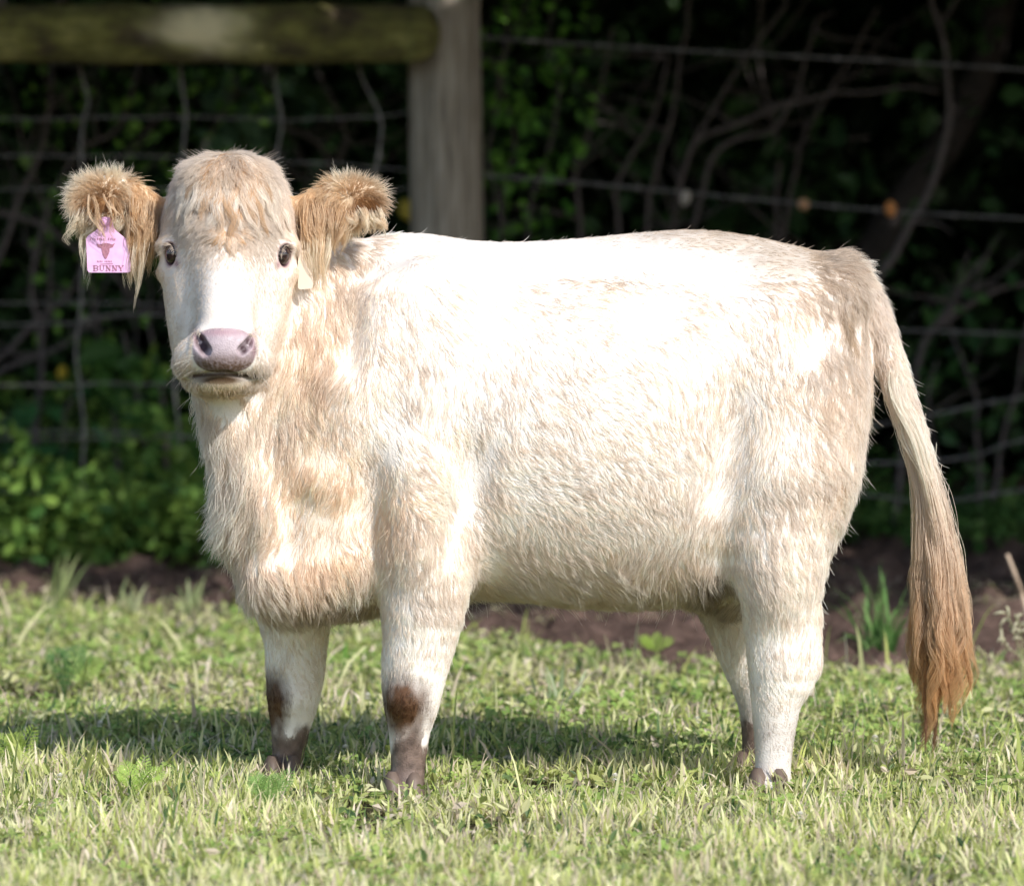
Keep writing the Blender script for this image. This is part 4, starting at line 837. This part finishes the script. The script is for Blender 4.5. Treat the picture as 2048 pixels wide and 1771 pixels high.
# ------------------------------------------------------------------ grass
grass_mat = attr_mat('grass', .55, .48, .25)
def field(n, y0, y1, bias=1.0, marg=.95):
    y = y0 + (y1 - y0) * rng.random(n) ** bias; hw = 1.03 * (y + 11) / 11 + marg; x = rng.uniform(-1, 1, n) * hw; p = np.stack([x, y, 0 * x], 1)
    z, so_ = ground_z(p); p[:, 2] = z; return p, so_
def blades(p, h, w, lean, col, curl=.5):
    n = len(p); a = rng.uniform(0, 2 * math.pi, n); d = np.stack([np.cos(a), np.sin(a), 0 * a], 1); b = a + rng.normal(0, 1.0, n) + math.pi / 2; s_ = np.stack([np.cos(b), np.sin(b), 0 * b], 1)
    h = h[:, None]; w = np.broadcast_to(w, (n,))[:, None]; lean = np.broadcast_to(lean, (n,))[:, None]
    up = np.array([0, 0, 1.0]); l0 = lean; l1 = lean * (1 + curl) + .1; l2 = lean * (1 + 2 * curl) + .2
    def st(l): return d * np.sin(np.minimum(l, 1.9)) + up * np.cos(np.minimum(l, 1.9))
    q1 = p + st(l0) * h * .4; q2 = q1 + st(l1) * h * .35; q3 = q2 + st(l2) * h * .25
    V = np.stack([p - s_ * w * .4, p + s_ * w * .4, q1 + s_ * w * .5, q1 - s_ * w * .5, q2 + s_ * w * .36, q2 - s_ * w * .36, q3], 1)
    V[..., 2] = np.maximum(V[..., 2], -.003); k = np.arange(n)[:, None] * 7
    Fq = np.vstack([k + np.array([[0, 1, 2, 3]]), k + np.array([[3, 2, 4, 5]]), k + np.array([[5, 4, 6, 6]])])
    sh = np.array([.75, .75, .95, .95, 1.05, 1.05, 1.1])[None, :, None]
    C = col[:, None] * sh; return V.reshape(-1, 3), Fq, C.reshape(-1, 3)
FRESH = ((.36, .43, .12), (.54, .57, .20)); PALE = ((.60, .60, .28), (.76, .74, .44)); STRAW = ((.58, .47, .34), (.80, .70, .56)); DARK = ((.07, .13, .05), (.16, .24, .08))
def mixcol(n, probs):
    ch = rng.choice(4, n, p=probs); C = np.zeros((n, 3))
    for i, (a, b) in enumerate((FRESH, PALE, STRAW, DARK)): m = ch == i; C[m] = lcol(m.sum(), a, b, .15)
    return C
parts = []
def zone(n, y0, y1, hmin, hmax, w0, w1, lean, probs, bias=1.0):
    p, so_ = field(n, y0, y1, bias); keep = so_ < rng.random(n) * .8; p = p[keep]; n = len(p)
    bare = noise(p * [1, 1, 0] + 60, .16); k2 = bare > .22 + .25 * rng.random(n); p = p[k2]; n = len(p)
    hf = 1 - .52 * np.max([np.exp(-((p[:, 0] - hx_) / .10) ** 2 - ((p[:, 1] - hy_) / .16) ** 2) for hx_, hy_ in ((-.21, -.26), (-.45, -.02), (.50, -.2), (.5, -.42), (-.21, -.48), (-.45, -.25))], axis=0)
    patch = noise(p * [1, 1, 0] + 2, .22) * hf; h = (hmin + (hmax - hmin) * rng.random(n) ** 1.6) * (.55 + .9 * patch)
    C = mixcol(n, probs); C *= (.94 + .3 * patch)[:, None]; parts.append(blades(p, h, rng.uniform(w0, w1, n), np.abs(rng.normal(0, lean, n)), C))
zone(105000, -2.2, .3, .03, .085, .003, .008, .6, (.30, .42, .22, .06))
zone(54000, -.4, 1.7, .025, .08, .003, .009, 1.0, (.36, .24, .16, .24))
zone(69000, 1.2, 4.9, .02, .055, .004, .010, 1.3, (.26, .28, .36, .10))
zone(18000, -2.2, 4.7, .05, .12, .0015, .003, .9, (.1, .25, .6, .05))        # dry stalks
zone(900, -.5, 4.7, .10, .17, .006, .011, .8, (.4, .4, .2, 0))
zone(160, 3.6, 4.9, .08, .16, .006, .010, .4, (.4, .4, .2, 0))
v, f, c = join(parts); print('grass', len(v))
def tri_mesh(name, V, Fq, C, mat):      # quads with a doubled last corner become triangles
    t = Fq[:, 2] == Fq[:, 3]; T3 = np.vstack([Fq[~t][:, [0, 1, 2]], Fq[~t][:, [0, 2, 3]], Fq[t][:, :3]]); return mesh_obj(name, V, T3, mat, None, False, C)
tag(tri_mesh('grass', v, f, c, grass_mat), kind='stuff')
# clover and other small round leaves
def clover(n, y0, y1, col, bias=1.0):
    p, so_ = field(n, y0, y1, bias); k_ = (so_ < .3) & (noise(p * [1, 1, 0] + 20, .3) > .38); p = p[k_]; n = len(p); hgt = rng.uniform(.015, .05, n); out = []
    a0 = rng.uniform(0, 6.28, n); tilt = unit(np.stack([rng.normal(0, .35, n), rng.normal(-.1, .35, n), np.ones(n)], 1)); sz = rng.uniform(.006, .013, n)[:, None]; C = lcol(n, *col, .2)
    e1 = unit(np.cross(tilt, np.array([[1.0, .2, 0]]))); e2 = np.cross(tilt, e1); c0_ = p + np.stack([0 * hgt, 0 * hgt, hgt], 1)
    for k in range(3):
        a = a0 + k * 2.094; d = e1 * np.cos(a)[:, None] + e2 * np.sin(a)[:, None]; s_ = np.cross(tilt, d); ring = []
        for r_, w_, u_ in ((0, 0, 0), (.5, .42, .06), (1.0, .5, .1), (1.25, .0, .05), (1.0, -.5, .1), (.5, -.42, .06)): ring.append(c0_ + d * sz * r_ + s_ * sz * w_ * 1.1 + tilt * sz * u_)
        kk = np.arange(n)[:, None] * 6; out.append((np.stack(ring, 1).reshape(-1, 3), np.vstack([kk + np.array([[0, 1, 2, 3]]), kk + np.array([[0, 3, 4, 5]])]), np.repeat(C * rng.uniform(.9, 1.1), 6, axis=0)))
    return join(out)
def herbs(n, y0, y1):
    p, so_ = field(n, y0, y1); p = p[(so_ < .35) & (noise(p * [1, 1, 0] + 40, .18) > .36)]; p[:, 2] += rng.uniform(.0, .05, len(p)) * (.4 + noise(p * [1, 1, 0], .3)); n = len(p)
    C = mixcol(n, (.45, .30, .12, .13)); return leaves(p, rng.uniform(.014, .036, n), C * .85, .4, .42)
v, f, c = join([herbs(43000, .3, 4.8), herbs(9000, -2.2, .3), clover(29000, .2, 4.7, ((.22, .36, .08), (.42, .52, .16))), clover(10000, -2.2, .3, ((.24, .36, .08), (.38, .46, .14)))])
tag(mesh_obj('clover', v, f, leaf_mat, None, False, c), kind='stuff')
# loose clippings lying on the soil
p, so_ = field(14000, 3.9, 6.2); p = p[rng.random(len(p)) < np.clip(1.2 - (p[:, 1] - 4.3) / 1.5, .06, 1)]
v, f, c = blades(p + [0, 0, .004], rng.uniform(.03, .09, len(p)), rng.uniform(.002, .005, len(p)), np.full(len(p), 1.35), mixcol(len(p), (.12, .2, .6, .08)))
tag(tri_mesh('dry_clippings', v, f, c, grass_mat), kind='stuff')

def gpt(px, py):       # where a pixel meets the ground
    a = P(px, py, 0.0) - CAM; q = CAM + a * (CAM[2] / -a[2]); q[2] = 0; return q
def feather(name, px, py, h, col, label, nb=5, width=.6):
    b0 = gpt(px, py); root = empty(name, b0); tag(root, label, 'weed'); st_ = MB(); V = []
    for k in range(nb):
        a = 2 * math.pi * k / nb + rng.uniform(-.4, .4); out = np.array([math.cos(a), math.sin(a) * .7, 0]) * width * rng.uniform(.5, 1); q = spline([b0, b0 + out * h * .35 + [0, 0, h * .6], b0 + out * h * .9 + [0, 0, h * rng.uniform(.75, 1.1)]], 14)
        st_.add(*tube(q, np.linspace(.0018, .0006, 14), 5), tuple(np.array(col) * .8)); leafpts = []
        for i in range(3, 14):
            T_ = unit(q[min(i + 1, 13)] - q[i - 1]); S_ = unit(np.cross(T_, [0, -1.0, .6])); l_ = h * .22 * math.sin(math.pi * (i - 1.5) / 13)
            for sg in (-1, 1):
                e = q[i] + (S_ * sg + T_ * .6) * l_; st_.add([q[i] - T_ * .0015, (q[i] + e) / 2 + T_ * .0015, e, (q[i] + e) / 2 - T_ * .0012], [(0, 1, 2, 3)], tuple(np.array(col) * rng.uniform(.85, 1.2)))
                for u in (.35, .6, .8):
                    m_ = q[i] + (e - q[i]) * u
                    for s2 in (-1, 1): e2 = m_ + (T_ * s2 * .8 + S_ * sg * .5) * l_ * .32 * (1.1 - u * .5); st_.add([m_, (m_ + e2) / 2 + S_ * .0012, e2, (m_ + e2) / 2 - S_ * .0012], [(0, 1, 2, 3)], tuple(np.array(col) * rng.uniform(.85, 1.2)))
    st_.build('fronds', leaf_mat, root, False, True); return root
feather('feathery_weed', 128, 1400, .13, (.09, .20, .06), 'dark green feathery weed at the left, taller than the grass')
feather('feathery_weed', 172, 1392, .10, (.34, .48, .12), 'bright yellow green feathery weed right of the darker one', 4)
feather('feathery_weed', 1308, 1318, .06, (.32, .46, .08), 'bright feathery weed on the soil edge behind the belly', 6, 1.1)
feather('feathery_weed', 275, 1612, .085, (.34, .48, .10), 'blurred bright yellow green weed in the near grass at left', 5, .9)
feather('feathery_weed', 535, 1640, .09, (.22, .36, .10), 'soft green weed in front of the far front hoof', 6, .6)
feather('feathery_weed', 30, 1560, .10, (.30, .40, .08), 'yellow green weed at the left edge of the frame', 4, .5)
def tuft(name, px, py, n_, h, wd, cols, label, sp=.02, lean=.45):
    b0 = gpt(px, py); p = b0 + rng.normal(0, 1, (n_, 3)) * [sp, sp, 0]; v, f, c = blades(p, rng.uniform(.6, 1.1, n_) * h, np.full(n_, wd), np.abs(rng.normal(0, lean, n_)), lcol(n_, *cols, .15), .35)
    o = tri_mesh(name, v - b0, f, c, grass_mat); o.location = b0; tag(o, label, 'grass tuft'); return o
tuft('grass_tuft', 1760, 1318, 34, .24, .010, ((.10, .24, .06), (.26, .42, .14)), 'tall broad bladed grass tuft on the soil edge beside the tail')
tuft('grass_tuft', 118, 1225, 9, .20, .011, ((.24, .34, .12), (.42, .48, .22)), 'tall pale blades at the soil edge, far left', .012, .25)
tuft('grass_tuft', 255, 1245, 8, .13, .012, ((.30, .38, .16), (.50, .52, .30)), 'stubby pale blades at the soil edge, left of the calf', .018, .3)
tuft('grass_tuft', 375, 1240, 9, .13, .012, ((.30, .38, .16), (.46, .50, .28)), 'pale blades at the soil edge close to the chest', .018, .35)
tuft('grass_tuft', 1050, 1345, 12, .12, .006, ((.22, .36, .10), (.40, .46, .2)), 'thin upright blades under the belly', .02, .4)
tuft('grass_tuft', 1180, 1350, 10, .12, .006, ((.22, .36, .10), (.40, .46, .2)), 'thin blades under the belly behind the feathery weed', .008, .35)
tuft('grass_tuft', 700, 1345, 16, .085, .016, ((.16, .34, .06), (.30, .46, .12)), 'broad leafy tuft between the two front legs', .03, .7)
tuft('grass_tuft', 1110, 1420, 12, .12, .010, ((.34, .44, .24), (.50, .56, .36)), 'pale arching blades in the grass under the belly', .03, .9)
# dry stalk at the right edge, and a seeding weed
st_ = MB(); st_.add(*tube(spline([gpt(2062, 1330), P(2052, 1220, 3.6), P(2030, 1150, 3.6), P(2014, 1108, 3.6)], 16), np.linspace(.008, .005, 16), 7)); o = st_.build('dry_stalk', flat_mat('dry_stalk', (.5, .38, .28), .8, .2), None); tag(o, 'dry pale stalk sticking up at the right edge', 'stalk')
b0 = gpt(2046, 1390); root = empty('seeding_weed', b0); tag(root, 'thin weed with tiny seed heads at the right edge', 'weed'); m_ = MB(); t_ = MB(); y_ = b0[1]
for tip in ((2012, 1212), (2030, 1228), (2048, 1250), (2000, 1250)):
    q = spline([b0, P(2044, 1320, y_), P(tip[0] + 12, tip[1] + 40, y_), P(*tip, y_)], 16); m_.add(*tube(q, np.linspace(.0022, .0008, 16), 5), (.35, .36, .18))
    for k in range(9, 16):
        e = q[k] + rng.normal(0, .012, 3); t_.add(*tube([q[k], (q[k] + e) / 2 + [0, 0, .004], e], [.002, .004, .001], 5), (.55, .52, .36))
m_.build('stems', leaf_mat, root, True, True); t_.build('seed_heads', leaf_mat, root, True, True)
# white clover flowers
def flower():
    V = []; F_ = []
    for k in range(70):
        z_ = 1 - 2 * (k + .5) / 70 * .82; r_ = math.sqrt(1 - z_ * z_); a = k * 2.39996; d = np.array([r_ * math.cos(a), r_ * math.sin(a), z_]); s_ = unit(np.cross(d, [.1, .2, 1])); u_ = np.cross(d, s_); o = len(V)
        V += [d * .004, d * .007 + s_ * .0015, d * .0105, d * .007 - s_ * .0015]; F_.append((o, o + 1, o + 2, o + 3))
    return V, F_
fl_mat = flat_mat('petal', (.75, .72, .64), .6, .2, var=.1); fv, ff = flower(); f0 = mesh_obj('clover_flower', fv, ff, fl_mat, None, False); sv, sf = tube([(0, 0, -.05), (.003, 0, -.02), (0, 0, 0)], .0012, 5); s0 = mesh_obj('stem', sv, sf, leaf_mat, f0, True, np.tile([.2, .3, .1], (len(sv), 1)))
SPOTS = [(462, 1366), (252, 1328), (200, 1450), (735, 1392), (690, 1500), (1394, 1442), (1410, 1428), (848, 1330), (1750, 1480), (1230, 1560), (1952, 1480), (1600, 1640), (120, 1560)]
WH = ['left of the far front leg', 'in the grass behind the feathery weed', 'in the shaded grass at the left', 'between the front legs, upper', 'between the front legs, lower', 'just left of the hind legs, lower', 'just left of the hind legs, upper',
      'right behind the near front leg', 'right of the hind legs', 'under the belly in the shade', 'right of the tail tip', 'in the near grass below the hind legs', 'in the near grass at the left edge']
for i, (a, b_) in enumerate(SPOTS):
    o = f0 if i == 0 else f0.copy(); q = gpt(a, b_ + 42); o.location = (q[0], q[1], .048)
    if i: link(o); s2 = s0.copy(); link(s2); s2.parent = o
    tag(o, 'small white clover flower ' + WH[i], 'flower', 'white clover flowers in the grass')

# ------------------------------------------------------------------ ear tags
def tag_thing(name, outline, dep, mat, label, hole=None, bend=.004):
    q = np.array([P(a, b_, dep) for a, b_ in outline]); c = q.mean(0); root = empty(name, tuple(q[0])); tag(root, label, 'ear tag'); n_ = len(q)
    f = q + [0, 0, 0]; bk = q + [0, .0022, 0]; V = list(f) + list(bk); F_ = [tuple(range(n_)), tuple(range(2 * n_ - 1, n_ - 1, -1))] + [(i, n_ + i, n_ + (i + 1) % n_, (i + 1) % n_) for i in range(n_)]
    root['n'] = 0; del root['n']; return mesh_obj('plate', V, F_, mat, root, False)
TD = -.212
pk, nt, b = new_mat('pink_plastic'); b.inputs['Base Color'].default_value = (.72, .34, .62, 1); b.inputs['Roughness'].default_value = .38; b.inputs['Subsurface Weight'].default_value = 0
f1 = tex_noise(nt, 60, 3); nt.links.new(ramp(nt, f1, [(.3, (.72, .40, .64)), (.7, (.80, .50, .74))]), b.inputs['Base Color'])
def rnd_corner(pts_, r=7, n_=5):
    out = []; k = len(pts_)
    for i in range(k):
        p0, p1, p2 = np.array(pts_[i - 1], float), np.array(pts_[i], float), np.array(pts_[(i + 1) % k], float); a = p1 + unit(p0 - p1) * r; c = p1 + unit(p2 - p1) * r
        for t in np.linspace(0, 1, n_): out.append(tuple((1 - t) ** 2 * a + 2 * t * (1 - t) * p1 + t * t * c))
    return out
pink = tag_thing('ear_tag', rnd_corner([(199, 434), (222, 434), (228, 458), (258, 482), (262, 545), (175, 545), (172, 474), (196, 458)]), TD, pk, 'pink ear tag with cow head and name in brown, hanging in the left ear')
ink = flat_mat('brown_ink', (.38, .17, .22), .6, .2, var=.25, scale=200)
def strokes(name, segs, w_, tilt=0):
    V = []; F_ = []
    for (x0, y0), (x1, y1), ww in segs:
        a = np.array([x0, y0], float); b2 = np.array([x1, y1], float); d = unit(b2 - a); nn = np.array([-d[1], d[0]]) * ww / 2; o = len(V); cs = [a + nn, b2 + nn, b2 - nn, a - nn]
        for yy in (TD - .0012, TD - .0006): V += [P(u[0], u[1], yy) for u in cs]
        F_ += [(o, o + 1, o + 2, o + 3), (o + 7, o + 6, o + 5, o + 4)] + [(o + i, o + 4 + i, o + 4 + (i + 1) % 4, o + (i + 1) % 4) for i in range(4)]
    return mesh_obj(name, V, F_, ink, pink, False)
def letter(ch, x, y, w_, h_, T=1.9, t=.8):
    S_ = []; ln = lambda a, b_, ww: S_.append(((x + a[0] * w_, y + a[1] * h_), (x + b_[0] * w_, y + b_[1] * h_), ww))
    def serif(cx, cy): ln((cx - .2, cy), (cx + .2, cy), t)
    if ch == 'B':
        ln((.22, 0), (.22, 1), T)
        for cy, r_ in ((.25, .5), (.75, .5)):
            pr = [(.22, cy - .25), (.65, cy - .25), (.9, cy - .1), (.9, cy + .1), (.65, cy + .25), (.22, cy + .25)]
            for i in range(5): ln(pr[i], pr[i + 1], T if i == 2 else t)
        ln((0, 0), (.4, 0), t); ln((0, 1), (.4, 1), t)
    if ch == 'U':
        pr = [(.2, 0), (.2, .7), (.35, .95), (.6, .98), (.8, .7), (.8, 0)]
        for i in range(5): ln(pr[i], pr[i + 1], T if i == 0 else t * 1.1)
        serif(.2, 0); serif(.8, 0)
    if ch == 'N': ln((.18, 0), (.18, 1), t); ln((.82, 0), (.82, 1), t); ln((.18, 0), (.82, 1), T); serif(.18, 0); serif(.18, 1); serif(.82, 0)
    if ch == 'Y': ln((.12, 0), (.5, .55), T); ln((.88, 0), (.5, .55), t); ln((.5, .5), (.5, 1), T); serif(.12, 0); serif(.88, 0); serif(.5, 1)
    return S_
seg = []
for i, ch in enumerate('BUNNY'): seg += letter(ch, 186 + i * 12.6, 531, 11, 10.5)
strokes('name_lettering', seg, 1)
seg = [((x, 476), (x, 480.5), 1.0) for x in (181, 186, 190, 195, 199, 203, 207)] + [((x, 476), (x + 2.4, 476), .8) for x in (181, 186, 195, 199, 217, 222)] + [((x, 476), (x, 480.5), 1.0) for x in (217, 222, 226, 230)] + [((x, 480), (x + 2.2, 480), .8) for x in (190, 203, 226)]
strokes('small_print', seg, 1)
seg = [((195 + i * 3.1, 521), (195 + i * 3.1, 524), 1.2) for i in range(10) if i != 4] + [((200, 528), (226, 527), .8)]
strokes('small_print', seg, 1)
# cow head emblem
em = [(193, 487), (200, 489), (205, 487), (212, 486), (219, 487), (224, 489), (230, 486), (226, 494), (219, 496), (219, 503), (216, 511), (213, 517), (210, 517), (206, 510), (204, 502), (203, 496), (196, 494)]
V = [P(a, b_, TD - .0012) for a, b_ in em] + [P(a, b_, TD - .0006) for a, b_ in em]; n_ = len(em); mesh_obj('cow_head_emblem', V, [tuple(range(n_))] + [(i, n_ + i, n_ + (i + 1) % n_, (i + 1) % n_) for i in range(n_)], ink, pink, False)
mb = MB(); mb.add(*uv_ell(P(211, 444, TD - .002), np.eye(3), (.0085, .004, .0085), 16, 8)); mb.build('stud', pk, pink)
cream = flat_mat('cream_plastic', (.70, .585, .47), .45, .3, var=.04)
tag_thing('ear_tag', rnd_corner([(600, 500), (616, 500), (625, 520), (626, 577), (596, 579), (596, 520)], 6), -.205, cream, 'plain cream ear tag half hidden under the right ear')
